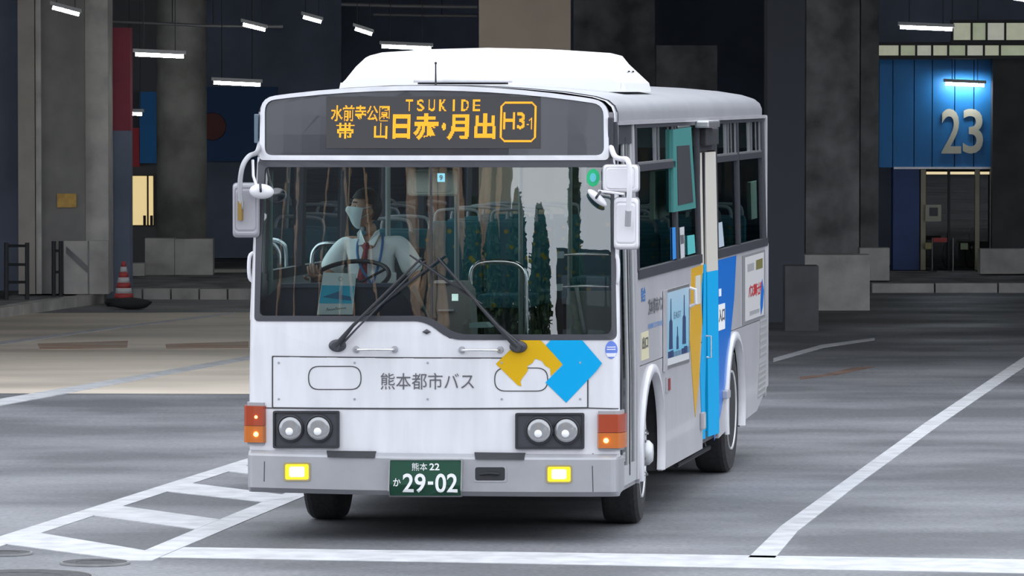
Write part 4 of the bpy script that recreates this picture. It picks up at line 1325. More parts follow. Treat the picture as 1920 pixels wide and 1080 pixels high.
b = extr(Ix([(1062, 660), (1062, 560), (1068, 546), (1148, 546), (1148, 660)], 1.18), 1.18, 1.24)
obj('partition_panel', b, mat('partition_grey', (0.24, 0.26, 0.25), 0.6), bus)
# passenger seats
def seat_fabric():
    m = bpy.data.materials.new('patterned_seat_fabric'); m.use_nodes = True
    nt = m.node_tree; b = nt.nodes['Principled BSDF']; b.inputs['Roughness'].default_value = 0.9
    tc = nt.nodes.new('ShaderNodeTexCoord'); v = nt.nodes.new('ShaderNodeTexVoronoi'); v.inputs['Scale'].default_value = 9
    cr = nt.nodes.new('ShaderNodeValToRGB'); cr.color_ramp.elements[0].position = 0.12; cr.color_ramp.elements[1].position = 0.2
    cr.color_ramp.elements[0].color = (0.30, 0.22, 0.02, 1); cr.color_ramp.elements[1].color = (0.022, 0.11, 0.14, 1)
    nt.links.new(tc.outputs['Object'], v.inputs['Vector']); nt.links.new(v.outputs['Distance'], cr.inputs[0]); nt.links.new(cr.outputs[0], b.inputs['Base Color'])
    return m
SF = seat_fabric()
proto = None
spots = [(0.84, 1.75, 1.13)] + [(sx, y, 0.86) for y in (2.75, 3.45, 5.5, 6.2, 6.9, 7.6) for sx in (-0.84, -0.42, 0.42, 0.84) if not (y < 4 and sx in (-0.42, 0.42))]
for (x, y, z) in spots:
    if proto is None:
        proto = st_ = empty('passenger_seat', (x, y, z), 0, bus)
        parts = [obj('cushion', bx(-0.2, 0.2, -0.2, 0.22, 0.36, 0.46, 0.03), SF, st_),
                 obj('backrest', bx(-0.2, 0.2, 0.18, 0.27, 0.42, 0.98, 0.04), SF, st_),
                 obj('seat_base', bx(-0.16, 0.16, -0.12, 0.16, 0.0, 0.36), BLACKR, st_)]
        b = bm_new(); tube(b, smooth_path([(-0.17, 0.24, 0.93), (-0.16, 0.25, 1.03), (-0.1, 0.25, 1.06), (0.1, 0.25, 1.06), (0.16, 0.25, 1.03), (0.17, 0.24, 0.93)], 3), 0.012); parts.append(obj('grip_rail', b, GREYP, st_))
    else:
        st_ = dup(proto, bus); st_.location = (x, y, z)
        for q in parts: dup(q, st_)
for (x, y) in ((-0.25, 2.4), (0.28, 3.9), (-0.28, 5.2), (0.62, 2.3), (-0.62, 1.9)):
    b = bm_new(); tube(b, [(x, y, 0.84), (x, y, 2.56)], 0.017, 10); obj('stanchion', b, mat('stanchion_grey', (0.30, 0.33, 0.33), 0.4), bus, smooth=True)

# ================================================================== DRIVER
def skin_mesh(verts, edges, radii, root, sub=2):
    me = bpy.data.meshes.new('t'); me.from_pydata(verts, edges, [])
    o = bpy.data.objects.new('t', me); COL.objects.link(o)
    md = o.modifiers.new('s', 'SKIN'); md.use_smooth_shade = True; md.branch_smoothing = 0.6
    for i, r in enumerate(radii):
        d = me.skin_vertices[0].data[i]
        d.radius = r if isinstance(r, tuple) else (r, r); d.use_root = (i == root)
    o.modifiers.new('b', 'SUBSURF').levels = sub
    bpy.context.view_layer.update()
    dg = bpy.context.evaluated_depsgraph_get()
    out = bpy.data.meshes.new_from_object(o.evaluated_get(dg))
    b = bm_new(); b.from_mesh(out)
    bpy.data.meshes.remove(out); bpy.data.objects.remove(o); bpy.data.meshes.remove(me)
    return b


hc = I(688, 392, 1.06)                     # head centre, bus-local
SEATP = Vector((hc.x + 0.025, 1.10, hc.z - 0.76))
HD = Vector((-0.035, -0.03, 0.765))        # head centre relative to the seat
fw = Vector((-0.86, -0.48, 0.12)).normalized()
rt = fw.cross(Vector((0, 0, 1))).normalized()
upv = rt.cross(fw).normalized()
whL = loc(BO + BW * wc_.x + BB * wc_.y) if False else None
hrim = Vector(wc_) - SEATP                 # steering wheel centre relative to the seat
hl = hrim + Vector((-0.235, 0.02, -0.01))
V = [(0, 0, .08), (0, -.01, .22), (0, -.015, .40), (0, 0, .52), (-.01, -.01, .60), (-.02, -.015, .68),
     (-.17, 0, .535), (-.28, -.10, .33), (hl.x - .01, hl.y + .09, hl.z + .0), (hl.x, hl.y + .02, hl.z + .01),
     (.18, 0, .535), (.29, -.02, .33), (.27, -.22, .14), (.24, -.29, .11),
     (-.10, -.06, .06), (-.13, -.44, .05), (-.13, -.46, -.36), (-.13, -.58, -.42), (.10, -.06, .06), (.13, -.44, .05), (.13, -.46, -.36), (.13, -.58, -.42)]
E_ = [(0, 1), (1, 2), (2, 3), (3, 4), (4, 5), (3, 6), (6, 7), (7, 8), (8, 9), (3, 10), (10, 11), (11, 12), (12, 13), (0, 14), (14, 15), (15, 16), (16, 17), (0, 18), (18, 19), (19, 20), (20, 21)]
Rr = [(.15, .12), (.15, .115), (.165, .115), (.11, .08), (.055, .058), (.05, .055), (.068, .068), (.045, .045), (.03, .026), (.028, .024), (.068, .068), (.045, .045), (.03, .026), (.028, .024), (.09, .09), (.06, .06), (.045, .045), (.04, .03), (.09, .09), (.06, .06), (.045, .045), (.04, .03)]
b = skin_mesh(V, E_, Rr, 0)


def head_pt(a, u, w, k=1.0):
    return HD + fw * a * k + rt * u * k + upv * w * k


def head_shape(lon, lat):
    "returns head-frame (forward, side, up) for a human head; lon 0 = face"
    cl, sl = math.cos(lat), math.sin(lat)
    a, u, w = math.cos(lon) * cl, math.sin(lon) * cl, sl
    A, U, W_ = 0.096, 0.076, 0.122
    x, y, z = a * A, u * U, w * W_
    if w < 0:                                   # jaw narrows
        k = 1 - 0.34 * (-w) ** 1.4
        y *= k; x = x * (1 - 0.12 * (-w)) + 0.012 * (-w)
    if a > 0.5 and abs(w) < 0.75: x -= 0.006 * (a - 0.5)
    # nose
    d = math.exp(-((u / 0.16) ** 2)) * math.exp(-(((w + 0.18) / 0.2) ** 2)) if a > 0 else 0
    x += 0.024 * d
    # brow and eye sockets
    if a > 0:
        for e in (-1, 1): x -= 0.009 * math.exp(-(((u - e * 0.42) / 0.2) ** 2) - (((w - 0.04) / 0.13) ** 2))
        x += 0.004 * math.exp(-(((w - 0.22) / 0.1) ** 2))
    return x, y, z


def head_patch(fn_in, k=1.0, n=48, m=30, grow=0.0):
    "part of the head surface for which fn_in(lon, lat) holds"
    bb = bm_new()
    gr = {}
    for j in range(m + 1):
        lat = -PI / 2 + PI * j / m
        for i in range(n):
            lon = -PI + 2 * PI * i / n
            a, u, w = head_shape(lon, lat)
            gr[i, j] = bb.verts.new(head_pt(a * k, u * k, w * k) + (head_pt(a, u, w) - HD).normalized() * grow)
    for j in range(m):
        for i in range(n):
            lon = -PI + 2 * PI * (i + .5) / n; lat = -PI / 2 + PI * (j + .5) / m
            if fn_in(lon, lat): bb.faces.new((gr[i, j], gr[(i + 1) % n, j], gr[(i + 1) % n, j + 1], gr[i, j + 1]))
    bmesh.ops.remove_doubles(bb, verts=bb.verts[:], dist=1e-6)
    for v in [v for v in bb.verts if not v.link_faces]: bb.verts.remove(v)
    bmesh.ops.recalc_face_normals(bb, faces=bb.faces[:])
    return bb


def merge(dst, src):
    me = bpy.data.meshes.new('t'); src.to_mesh(me); src.free(); dst.from_mesh(me); bpy.data.meshes.remove(me)
merge(b, head_patch(lambda a, c: True))
# ears
for sd in (-1, 1):
    e = bm_new(); bmesh.ops.create_uvsphere(e, u_segments=12, v_segments=8, radius=1)
    for v in e.verts:
        q = v.co.copy(); v.co = head_pt(-0.008 + q.x * 0.02, sd * (0.078 + q.y * 0.009), -0.012 + q.z * 0.034)
    merge(b, e)
# hands: palm and five fingers each
def hand(bm, wrist, dirv, side, curl, spread):
    dirv = Vector(dirv).normalized(); side = Vector(side).normalized(); nrm = dirv.cross(side).normalized()
    w = Vector(wrist)
    pv = [w, w + dirv * .05, w + dirv * .085]; pe = [(0, 1), (1, 2)]; pr_ = [(.024, .018), (.036, .016), (.036, .014)]
    merge(bm, skin_mesh([tuple(p) for p in pv], pe, pr_, 0, 1))
    for k, (o, ln) in enumerate(((-.028, .066), (-.009, .076), (.010, .070), (.027, .054))):
        p = w + dirv * .078 + side * o; fv = [p]; d = dirv.copy()
        for s_ in range(3):
            d = (Matrix.Rotation(curl, 3, side) @ d).normalized(); p = p + d * ln / 2.4; fv.append(p)
        merge(bm, skin_mesh([tuple(q) for q in fv], [(0, 1), (1, 2), (2, 3)], [.0095, .009, .0085, .007], 0, 1))
    p = w + dirv * .02 - side * .03; tv = [p, p + (dirv * .6 - side * .7) * .035, p + (dirv * .9 - side * .5) * .062 + nrm * .015 * spread]
    merge(bm, skin_mesh([tuple(q) for q in tv], [(0, 1), (1, 2)], [.012, .0105, .008], 0, 1))
hand(b, V[9], (0.12, -0.9, 0.25), (0.9, 0.1, 0.3), -0.75, 1)
hand(b, V[13], (-0.2, -0.9, -0.15), (-1, 0.2, 0.0), 0.35, 1)
WP = BO + BW * SEATP.x + BB * SEATP.y + Vector((0, 0, SEATP.z))
person = tag(obj('person', b, SKIN, None, WP, True, -TH), 'seated driver in white shirt, red tie and face mask at the steering wheel', 'person')
# clothes
sv = [(0, -.0, .10), (0, -.01, .24), (0, -.015, .40), (0, 0, .525), (-.17, 0, .54), (-.235, -.04, .43), (-.275, -.085, .34), (.18, 0, .54), (.245, -.01, .43), (.288, -.02, .335)]
sb = skin_mesh(sv, [(0, 1), (1, 2), (2, 3), (3, 4), (4, 5), (5, 6), (3, 7), (7, 8), (8, 9)], [(.185, .145), (.18, .135), (.19, .14), (.125, .10), (.092, .085), (.082, .08), (.08, .078), (.092, .085), (.082, .08), (.08, .078)], 0, 3)
shirt = obj('shirt', sb, SHIRT, person, smooth=True)
tv = skin_mesh([(0, .0, .07), (-.10, -.06, .06), (-.13, -.44, .05), (-.13, -.46, -.34), (.10, -.06, .06), (.13, -.44, .05), (.13, -.46, -.34)], [(0, 1), (1, 2), (2, 3), (0, 4), (4, 5), (5, 6)], [(.19, .15), .115, .082, .065, .115, .082, .065], 0, 2)
obj('trousers', tv, TROUS, person, smooth=True)
# collar
for sd in (-1, 1):
    cb = bm_new()
    P = [(-.012 + sd * .004, -.125, .535), (-.012 + sd * .05, -.135, .525), (-.012 + sd * .075, -.055, .60), (-.012 + sd * .062, -.01, .625), (-.012 + sd * .045, -.06, .61)]
    for t_ in (0, 0.006): [cb.verts.new((x, y - t_, z + t_)) for x, y, z in P]
    cb.verts.ensure_lookup_table(); n = 5
    cb.faces.new(cb.verts[:n]); cb.faces.new(list(reversed(cb.verts[n:])))
    for k in range(n): cb.faces.new((cb.verts[k], cb.verts[(k + 1) % n], cb.verts[n + (k + 1) % n], cb.verts[n + k]))
    bmesh.ops.recalc_face_normals(cb, faces=cb.faces[:])
    obj('collar', cb, SHIRT, shirt)
# tie: follows the chest
def chest_y(z): return -0.165 if z < 0.40 else -0.165 + (z - 0.40) * 0.28
tb = bm_new(); rows = []
for z, wd2, x in ((0.548, .016, -.012), (0.52, .024, -.013), (0.50, .015, -.014), (0.42, .022, -.022), (0.32, .032, -.032), (0.22, .038, -.04), (0.12, .042, -.045)):
    y = chest_y(z) - 0.012
    rows.append([tb.verts.new(p) for p in ((x - wd2, y + .006, z), (x, y - .006, z), (x + wd2, y + .006, z), (x + wd2, y + .014, z), (x - wd2, y + .014, z))])
for i in range(len(rows) - 1):
    for k in range(5): tb.faces.new((rows[i][k], rows[i][(k + 1) % 5], rows[i + 1][(k + 1) % 5], rows[i + 1][k]))
tb.faces.new(rows[0]); tb.faces.new(rows[-1])
bmesh.ops.recalc_face_normals(tb, faces=tb.faces[:])
obj('tie', tb, TIEM, person)
for L in ([(-.065, -.02, .605), (-.07, -.12, .54), (-.06, -.165, .46), (-.03, -.185, .38), (0.03, -.195, .28), (0.02, -.2, .20)], [(.075, -.02, .60), (.088, -.11, .53), (.085, -.165, .45), (.07, -.185, .38), (.045, -.2, .29), (0.03, -.2, .20)]):
    lb = bm_new(); tube(lb, smooth_path(L, 4), 0.0085, 6); obj('lanyard', lb, LANY, person)
obj('shirt_pocket', bx(.10, .19, -.176, -.160, .26, .36, .004), SHIRT, shirt)
obj('hair', head_patch(lambda a, c: (c > 0.42 and abs(a) < 1.25) or (abs(a) >= 1.25 and c > -0.15 and not (abs(a) < 1.75 and c < 0.2)) or (abs(a) > 2.0 and c > -0.5), 1.06, grow=0.006), HAIR, person, smooth=True)
mask = obj('face_mask', head_patch(lambda a, c: abs(a) < 1.12 and -1.25 < c < 0.02, 1.06, grow=0.014), MASKM, person, smooth=True)
for sd in (-1, 1):
    for w0, w1 in ((-0.012, 0.012), (-0.075, -0.035)):
        mb = bm_new(); a, u, w = head_shape(sd * 1.0, w0 / 0.122)
        a2, u2, w2 = head_shape(sd * 1.6, w1 / 0.122)
        tube(mb, [head_pt(a * 1.1, u * 1.1, w0), head_pt((a + a2) / 2 * 1.13, (u + u2) / 2 * 1.13, (w0 + w1) / 2), head_pt(a2 * 1.1, u2 * 1.1, w1)], 0.0028, 5)
        obj('ear_loop', mb, MASKM, mask)
    eb = bm_new(); bmesh.ops.create_uvsphere(eb, u_segments=12, v_segments=8, radius=0.0125)
    a, u, w = head_shape(sd * 0.42, 0.03)
    for v in eb.verts: v.co += head_pt(a - 0.008, u, w)
    obj('eye', eb, mat('eye_white', (0.6, 0.6, 0.58), 0.2), person, smooth=True)
    eb = bm_new(); bmesh.ops.create_uvsphere(eb, u_segments=10, v_segments=6, radius=0.006)
    for v in eb.verts: v.co += head_pt(a + 0.0015, u, w)
    obj('iris', eb, BLACKR, person, smooth=True)
    eb = bm_new(); tube(eb, [head_pt(*[q * 1.02 for q in head_shape(sd * t, 0.24)]) for t in (0.2, 0.42, 0.66)], 0.004, 5)
    obj('eyebrow', eb, HAIR, person)

# brochure held upright on the dashboard behind the glass
q00, q11 = I(594, 590, 0.245), I(668, 512, 0.245)
BRO = [I(594, 590, 0.22), I(661, 590, 0.22), I(668, 513, 0.27), I(606, 511, 0.27)]
def bmix(u, v, h=0.0):
    p = BRO[0] * (1 - u) * (1 - v) + BRO[1] * u * (1 - v) + BRO[2] * u * v + BRO[3] * (1 - u) * v
    return p + Vector((0, -h, 0))
o0 = BRO[0]
def bquad(u0, u1, v0, v1, h, th=0.003):
    P = [bmix(u0, v0, h) - o0, bmix(u1, v0, h) - o0, bmix(u1, v1, h) - o0, bmix(u0, v1, h) - o0]
    vs = P + [p + Vector((0, th, 0)) for p in P]
    return (vs, [(0, 1, 2, 3), (7, 6, 5, 4), (0, 4, 5, 1), (1, 5, 6, 2), (2, 6, 7, 3), (3, 7, 4, 0)])
br = tag(empty('brochure', BO + BW * o0.x + BB * o0.y + Vector((0, 0, o0.z)), -TH), 'white leaflet with a cyan picture propped on the dashboard behind the windscreen', 'leaflet')
obj('sheet', bquad(0, 1, 0, 1, 0, 0.004), mat('brochure_white', (0.75, 0.88, 0.88), 0.5), br)
obj('picture', bquad(0.02, 0.98, 0.27, 0.70, 0.003), mat('brochure_cyan', (0.0, 0.60, 0.85), 0.5, col2=(0.0, 0.48, 0.72), scale=9), br)
obj('picture_shape', ([bmix(u, v, 0.006) - o0 for u, v in ((0.08, 0.42), (0.6, 0.58), (0.62, 0.48), (0.9, 0.44), (0.95, 0.34), (0.5, 0.38))], [(0, 1, 2, 3, 4, 5)]), mat('brochure_deep', (0.0, 0.18, 0.36), 0.5), br)
b = bm_new()
tube(b, smooth_path([bmix(0.25 + 0.55 * k / 18, 0.10 + 0.055 * k / 18 + (0.035 if k % 2 else -0.01) * (1.6 if k in (1, 9) else 0.7), 0.005) - o0 for k in range(19)], 4), 0.0014, 5)
obj('leaflet_script', b, INK, br)
b = bm_new()
tube(b, [bmix(0.55 + 0.06 * math.cos(2 * PI * k / 16), 0.86 + 0.05 * math.sin(2 * PI * k / 16), 0.004) - o0 for k in range(17)], 0.0012, 5)
obj('leaflet_emblem', b, INK, br)

# ================================================================== TERMINAL BEHIND THE BUS
def P3(px, py, Y): return D(px, py, Y)


def block(name, px0, py0, px1, py1, Y, th, m, label=None, cat=None, parent=None, zlo=None, zhi=None, bev=0.0, kind=None, group=None):
    a, c = D(px0, py1, Y), D(px1, py0, Y)
    z0 = a.z if zlo is None else zlo
    z1 = c.z if zhi is None else zhi
    cx = (a.x + c.x) / 2
    if parent is not None:
        return obj(name, bx(a.x - parent.location.x, c.x - parent.location.x, Y - parent.location.y, Y + th - parent.location.y, z0 - parent.location.z, z1 - parent.location.z, bev), m, parent)
    o = obj(name, bx(a.x - cx, c.x - cx, 0, th, 0, z1 - z0, bev), m, None, (cx, Y, z0))
    if label: tag(o, label, cat, group, kind)
    elif kind: o['kind'] = kind
    return o


# --- kerbs and pavements (left island, back island, platform of bay 23)
def kerb(name, pts, zt, depth, label, nst, m=CONC):
    "kerb stones along a line of pixels on the road, pavement behind"
    P = [G(*p) for p in pts]
    t = tag(empty(name, (P[0].x, P[0].y, 0)), label, 'kerb')
    L = []
    for i in range(len(P) - 1):
        for k in range(nst): L.append(P[i].lerp(P[i + 1], k / nst))
    L.append(P[-1])
    for i in range(len(L) - 1):
        a, c = L[i], L[i + 1]
        d = (c - a).normalized(); nrm = Vector((-d.y, d.x, 0))
        if nrm.y < 0: nrm = -nrm
        g = 0.012
        A, B_ = a + d * g, c - d * g
        q = [A, B_, B_ + nrm * 0.2, A + nrm * 0.2]
        zz = zt + (i % 3 - 1) * 0.003
        vs = [Vector((p.x, p.y, 0)) - t.location for p in q] + [Vector((p.x, p.y, zz)) - t.location for p in q]
        obj('kerb_stone', (vs, [(0, 1, 5, 4), (1, 2, 6, 5), (2, 3, 7, 6), (3, 0, 4, 7), (4, 5, 6, 7)]), m, t)
    b = [p + Vector((0, 0.2, 0)) for p in P] + [Vector((P[-1].x, P[-1].y + depth, 0)), Vector((P[0].x, P[0].y + depth, 0))]
    n = len(b)
    vs = [Vector((p.x, p.y, 0)) - t.location for p in b] + [Vector((p.x, p.y, zt - 0.012)) - t.location for p in b]
    obj('pavement', (vs, [tuple(range(n, 2 * n))] + [(i, (i + 1) % n, n + (i + 1) % n, n + i) for i in range(n)]), CONCD, t)
    return t


kerb('kerb', [(-60, 606), (0, 597), (120, 579), (196, 569)], 0.13, 14, 'kerbed pavement island under the railing on the left', 3, CONC)
kerb('kerb', [(214, 561), (480, 562), (600, 562)], 0.14, 12.2, 'row of kerb stones behind the traffic cone', 5, CONC)
kerb('kerb', [(1634, 549), (1990, 549)], 0.13, 7, 'raised platform kerb in front of the blue bay doorway', 3, CONC)

# --- left: big pillar
t = tag(empty('concrete_pillar', (P3(118, 560, 66).x, 66, 0)), 'broad grey concrete pillar carrying a small yellow plate', 'pillar')
block('shaft', 76, 0, 158, 560, 66.0, 1.0, mat('pillar_grey', (0.20, 0.19, 0.185), 0.85, var=0.15, scale=2), parent=t, zlo=0.14, zhi=6.2)
block('light_pilaster', 35, 0, 64, 560, 65.9, 0.8, mat('pillar_light', (0.33, 0.30, 0.27), 0.85, var=0.1, scale=2), parent=t, zlo=0.14, zhi=6.2)
block('joint', 64, 0, 68, 560, 66.0, 0.8, BLACKR, parent=t, zlo=0.14, zhi=6.2)
block('edge_strip', 68, 0, 76, 560, 65.93, 0.8, CONC, parent=t, zlo=0.14, zhi=6.2)
block('side_face', 158, 0, 202, 560, 66.1, 0.8, CONC, parent=t, zlo=0.14, zhi=6.2)
block('plinth', 120, 452, 203, 560, 65.9, 0.3, CONC, parent=t, zlo=0.14)
block('plinth_joint', 165, 452, 167, 560, 65.89, 0.02, CONCD, parent=t, zlo=0.14)
block('yellow_plate', 107, 363, 143, 389, 65.97, 0.03, mat('plate_yellow', (0.50, 0.30, 0.07), 0.6, var=0.15, scale=12), parent=t)
vs = [P3(*q, 65.885) - t.location for q in ((124, 462), (165, 500), (165, 512), (124, 474))]
obj('stain', (vs + [v + Vector((0, 0.01, 0)) for v in vs], [(0, 1, 2, 3)]), CONCD, t)
# dark wall far left
block('dark_bay_wall', -80, 0, 36, 560, 67, 0.5, NAVY, 'dark navy wall at the left edge behind the railing', 'wall', zlo=0.14, zhi=6.2)
# railings
def railing(xs, y0, yb, Y, label, bars):
    t = tag(empty('railing', (P3(xs[0], 560, Y).x, Y, 0.12)), label, 'railing')
    for x in xs:
        a, c = P3(x, yb, Y), P3(x, y0, Y)
        b = bm_new(); tube(b, [a - t.location, c - t.location], 0.028, 8); obj('post', b, DARKM, t)
    for y in bars:
        a, c = P3(xs[0], y, Y), P3(xs[-1], y, Y)
        b = bm_new(); tube(b, [a - t.location, c - t.location], 0.018, 8); obj('rail', b, DARKM, t)
railing([12, 51], 455, 562, 64.6, 'dark metal railing at the left edge of the picture', (461, 496, 529))
railing([101, 114], 452, 556, 65.3, 'narrow dark railing standing against the grey pillar', (470, 510))
# dark square column beside it
block('dark_column', 203, 245, 243, 572, 66.95, 0.5, NAVY, 'narrow dark column below the red wall panel', 'column', zlo=0.0)
block('red_wall_board', 203, 52, 244, 245, 66.95, 0.4, REDW, 'tall red wall panel above the narrow dark column', 'panel')
block('red_board', 243, 240, 261, 313, 76.8, 0.2, mat('red_board', (0.6, 0.06, 0.08), 0.6), 'small red board beside the hanging blue board', 'board')
block('blue_board', 262, 172, 294, 306, 76.8, 0.2, PANELB, 'narrow blue board hanging above the lit yellow window', 'board')
# lit window
wr = block('waiting_room_wall', 200, 300, 300, 560, 77.0, 0.15, mat('room_wall', (0.12, 0.12, 0.13), 0.8), 'dark wall around the lit yellow window', 'wall', zlo=0.14, zhi=6.2)
w1 = tag(empty('window_1', (P3(265, 422, 76.95).x, 76.95, P3(265, 422, 76.95).z)), 'lit yellow window behind the dark column', 'window', kind='structure')
block('window_frame', 241, 328, 289, 424, 76.94, 0.03, DARKM, parent=w1)
block('pane', 243, 330, 275, 422, 76.91, 0.02, WARM, parent=w1)
block('pane', 279, 330, 287, 422, 76.91, 0.02, WARM, parent=w1)
for x in (271, 284):
    block('window_ornament', x - 2.5, 404, x + 2.5, 422, 76.88, 0.02, DARKM, parent=w1)
# concrete round column
t = P3(338, 500, 74)
b = bm_new(); lathe(b, [(0.37, 0.04), (0.37, 6.1)], 28, 'z')
tag(obj('round_column', b, mat('column_conc', (0.27, 0.26, 0.24), 0.85, var=0.4, scale=1.4, bump=0.3, bscale=8), None, (t.x, 74.4, 0.1), True), 'round mottled concrete column left of the bus mirror', 'column')
t = P3(338, 450, 73.5)
bw = tag(empty('low_wall', (t.x, 73.0, 0.12)), 'low grey concrete block wall in front of the round column', 'low wall')
block('wall_block', 272, 447, 327, 517, 73.0, 0.4, CONC, parent=bw, zlo=0.13); block('wall_block', 328, 448, 399, 517, 73.0, 0.4, CONC, parent=bw, zlo=0.13)
block('low_wall', 242, 494, 271, 515, 72.6, 0.4, CONC, 'short pale concrete block beside the low grey wall', 'low wall', zlo=0.13)
block('low_wall', 400, 505, 470, 516, 74.0, 0.4, CONC, 'thin concrete upstand just left of the bus mirror', 'low wall', zlo=0.13)
block('blue_board', 386, 163, 520, 302, 79.78, 0.2, mat('blue_dark', (0.02, 0.07, 0.19), 0.6), 'wide dark blue board behind the left wing mirror', 'board')
b = bm_new(); lathe(b, [(0.0, -0.03), (0.21, -0.03), (0.22, 0.0)], 28, 'y')
t = P3(398, 237, 79.775); tag(obj('round_sign', b, mat('sign_red', (0.16, 0.045, 0.04), 0.6), None, t), 'dull red round sign half hidden behind the concrete column', 'sign')
block('back_wall', 225, 0, 640, 560, 80.0, 0.3, NAVY, 'dark wall closing the space left of the bus', 'wall', zlo=0.14, zhi=6.2)
# cone on its base
cp = G(232, 574)
t = tag(empty('traffic_cone', (cp.x, cp.y, 0)), 'red and white striped traffic cone beside the dark column', 'cone')
sc_ = FPX / cp.y
zt_ = P3(233, 490, cp.y).z
CR_, CW_ = mat('cone_red', (0.42, 0.05, 0.05), 0.5), mat('cone_white', (0.55, 0.53, 0.53), 0.5)
zb_ = 0.10
for k in range(7):
    f0, f1 = k / 7, (k + 1) / 7
    r0, r1 = 0.13 * (1 - f0) + 0.022 * f0, 0.13 * (1 - f1) + 0.022 * f1
    b = bm_new(); lathe(b, [(r0, zb_ + (zt_ - zb_) * f0), (r1, zb_ + (zt_ - zb_) * f1)], 20, 'z')
    obj('cone_band', b, CW_ if k in (1, 3, 5) else CR_, t, smooth=True)
b = bm_new(); lathe(b, [(0.0, 0.0), (0.22, 0.0), (0.25, 0.05), (0.22, 0.10), (0.12, 0.11)], 20, 'z'); obj('rubber_base', b, BLACKR, t)
q = G(243, 580)
b = bm_new(); bmesh.ops.create_uvsphere(b, u_segments=20, v_segments=10, radius=1)
for v in b.verts: v.co = Vector((v.co.x * 0.26 + 0.02 * math.sin(v.co.z * 5), v.co.y * 0.16, max(0, 0.075 + v.co.z * 0.075)))
tag(obj('sandbag', b, mat('sandbag_black', (0.02, 0.02, 0.022), 0.9, bump=0.5, bscale=15), None, (q.x + 0.02, q.y, 0), True), 'black sandbag weighing down the base of the traffic cone', 'sandbag')

# --- beige column behind the bus
block('beige_column', 898, 0, 1070, 560, 62.0, 1.0, BEIGE, 'plain beige column rising behind the bus roof', 'column', zlo=0.0, zhi=6.2)
# --- right: dark columns
block('dark_column', 1075, 0, 1228, 560, 78.0, 0.8, CONCD, 'mottled dark concrete column right of the beige column', 'column', zlo=0.0, zhi=6.2)
block('dark_column', 1230, 85, 1345, 560, 76.0, 0.8, CONCD, 'mottled dark concrete column above the rear bus roof', 'column', zlo=0.0)
block('back_wall', 640, 0, 1480, 560, 82.0, 0.3, NAVY, 'dark wall behind the bus roof', 'wall', zlo=0.0, zhi=6.2)
block('black_column', 1438, 88, 1509, 560, 61.0, 0.8, mat('black_paint', (0.045, 0.05, 0.065), 0.7), 'black square column just right of the bus tail', 'column', zlo=0.0, zhi=6.2)
block('rough_column', 1511, 80, 1612, 500, 72.5, 0.8, CONCD, 'rough dark stone-like column left of bay 23', 'column', zlo=0.0, zhi=6.2)
block('rough_column', 1613, 110, 1648, 500, 73.5, 0.6, CONCD, 'slim rough column between the stone-like column and blue bay', 'column', zlo=0.14, zhi=6.2)
block('low_wall', 1472, 499, 1535, 618, 58.8, 0.5, mat('dark_block', (0.07, 0.07, 0.075), 0.85, var=0.2, scale=3), 'dark concrete barrier block beside the bus tail', 'low wall', zlo=0.0)
block('low_wall', 1509, 478, 1631, 584, 64.2, 0.5, CONC, 'grey concrete barrier wall at the platform end', 'low wall', zlo=0.0)
block('low_wall', 1612, 465, 1668, 540, 70.6, 0.4, CONC, 'taller grey parapet left of the blue doorway', 'low wall', zlo=0.14)
block('low_wall', 1838, 467, 1990, 524, 73.2, 0.4, CONC, 'grey parapet right of the bay doorway', 'low wall', zlo=0.14)
# --- bay 23
YB = 75.0
sg = P3(1753, 312, YB)
s23 = tag(empty('bay_sign', (sg.x, YB, sg.z)), 'large blue panel with the number 23 over the doorway', 'sign')
xs = [1648, 1674, 1714, 1748, 1790, 1826, 1859]
for i in range(len(xs) - 1):
    block('panel', xs[i] + 0.5, 112, xs[i + 1] - 0.5, 314, YB, 0.15, PANELB, parent=s23)
def sgmap(px, py): return P3(px, py, YB - 0.012) - s23.location
for ch, (x0, x1) in (('2', (1765, 1802)), ('3', (1805, 1843))):
    vs, ts = text_tris(ch, 0.012)
    P = []
    for u, v in vs: P.append(sgmap(x0 + (x1 - x0) * u, 288 - (288 - 204) * v))
    n = len(P)
    b = bm_new(); V_ = [b.verts.new(p) for p in P]
    for f in ts:
        try: b.faces.new([V_[i] for i in f])
        except ValueError: pass
    r = bmesh.ops.extrude_face_region(b, geom=b.faces[:])
    for e in r['geom']:
        if isinstance(e, bmesh.types.BMVert): e.co.y -= 0.02
    bmesh.ops.recalc_face_normals(b, faces=b.faces[:])
    obj('numeral', b, mat('numeral_cream', (0.68, 0.66, 0.55), 0.5), s23)
block('bay_upper_wall', 1645, 100, 1990, 113, YB + 0.05, 0.3, NAVY, 'dark lintel strip above the blue number panel', 'wall')
block('bay_side_wall', 1860, 100, 1995, 560, YB - 0.3, 0.5, mat('bay_grey', (0.06, 0.062, 0.066), 0.8, var=0.2, scale=2), 'dark grey wall right of the bay doorway', 'wall', zlo=0.14)
block('blue_pillar', 1674, 315, 1724, 560, YB, 0.4, mat('pillar_blue', (0.02, 0.06, 0.22), 0.5, var=0.1, scale=3), 'dark blue pillar left of the glass doorway', 'pillar', zlo=0.13)
dr = tag(empty('door_1', (P3(1780, 515, YB).x, YB, 0.12)), 'glass sliding doorway below the number panel', 'door', kind='structure')
CRF = mat('frame_cream', (0.42, 0.38, 0.28), 0.5)
block('header', 1676, 313, 1859, 317, YB - 0.05, 0.1, ALU, parent=dr)
block('frame_post', 1726, 318, 1736, 520, YB, 0.08, CRF, parent=dr, zlo=0.13)
block('frame_post', 1777, 318, 1781, 520, YB, 0.08, DARKM, parent=dr, zlo=0.13)
block('frame_post', 1828, 318, 1837, 520, YB, 0.08, CRF, parent=dr, zlo=0.13)
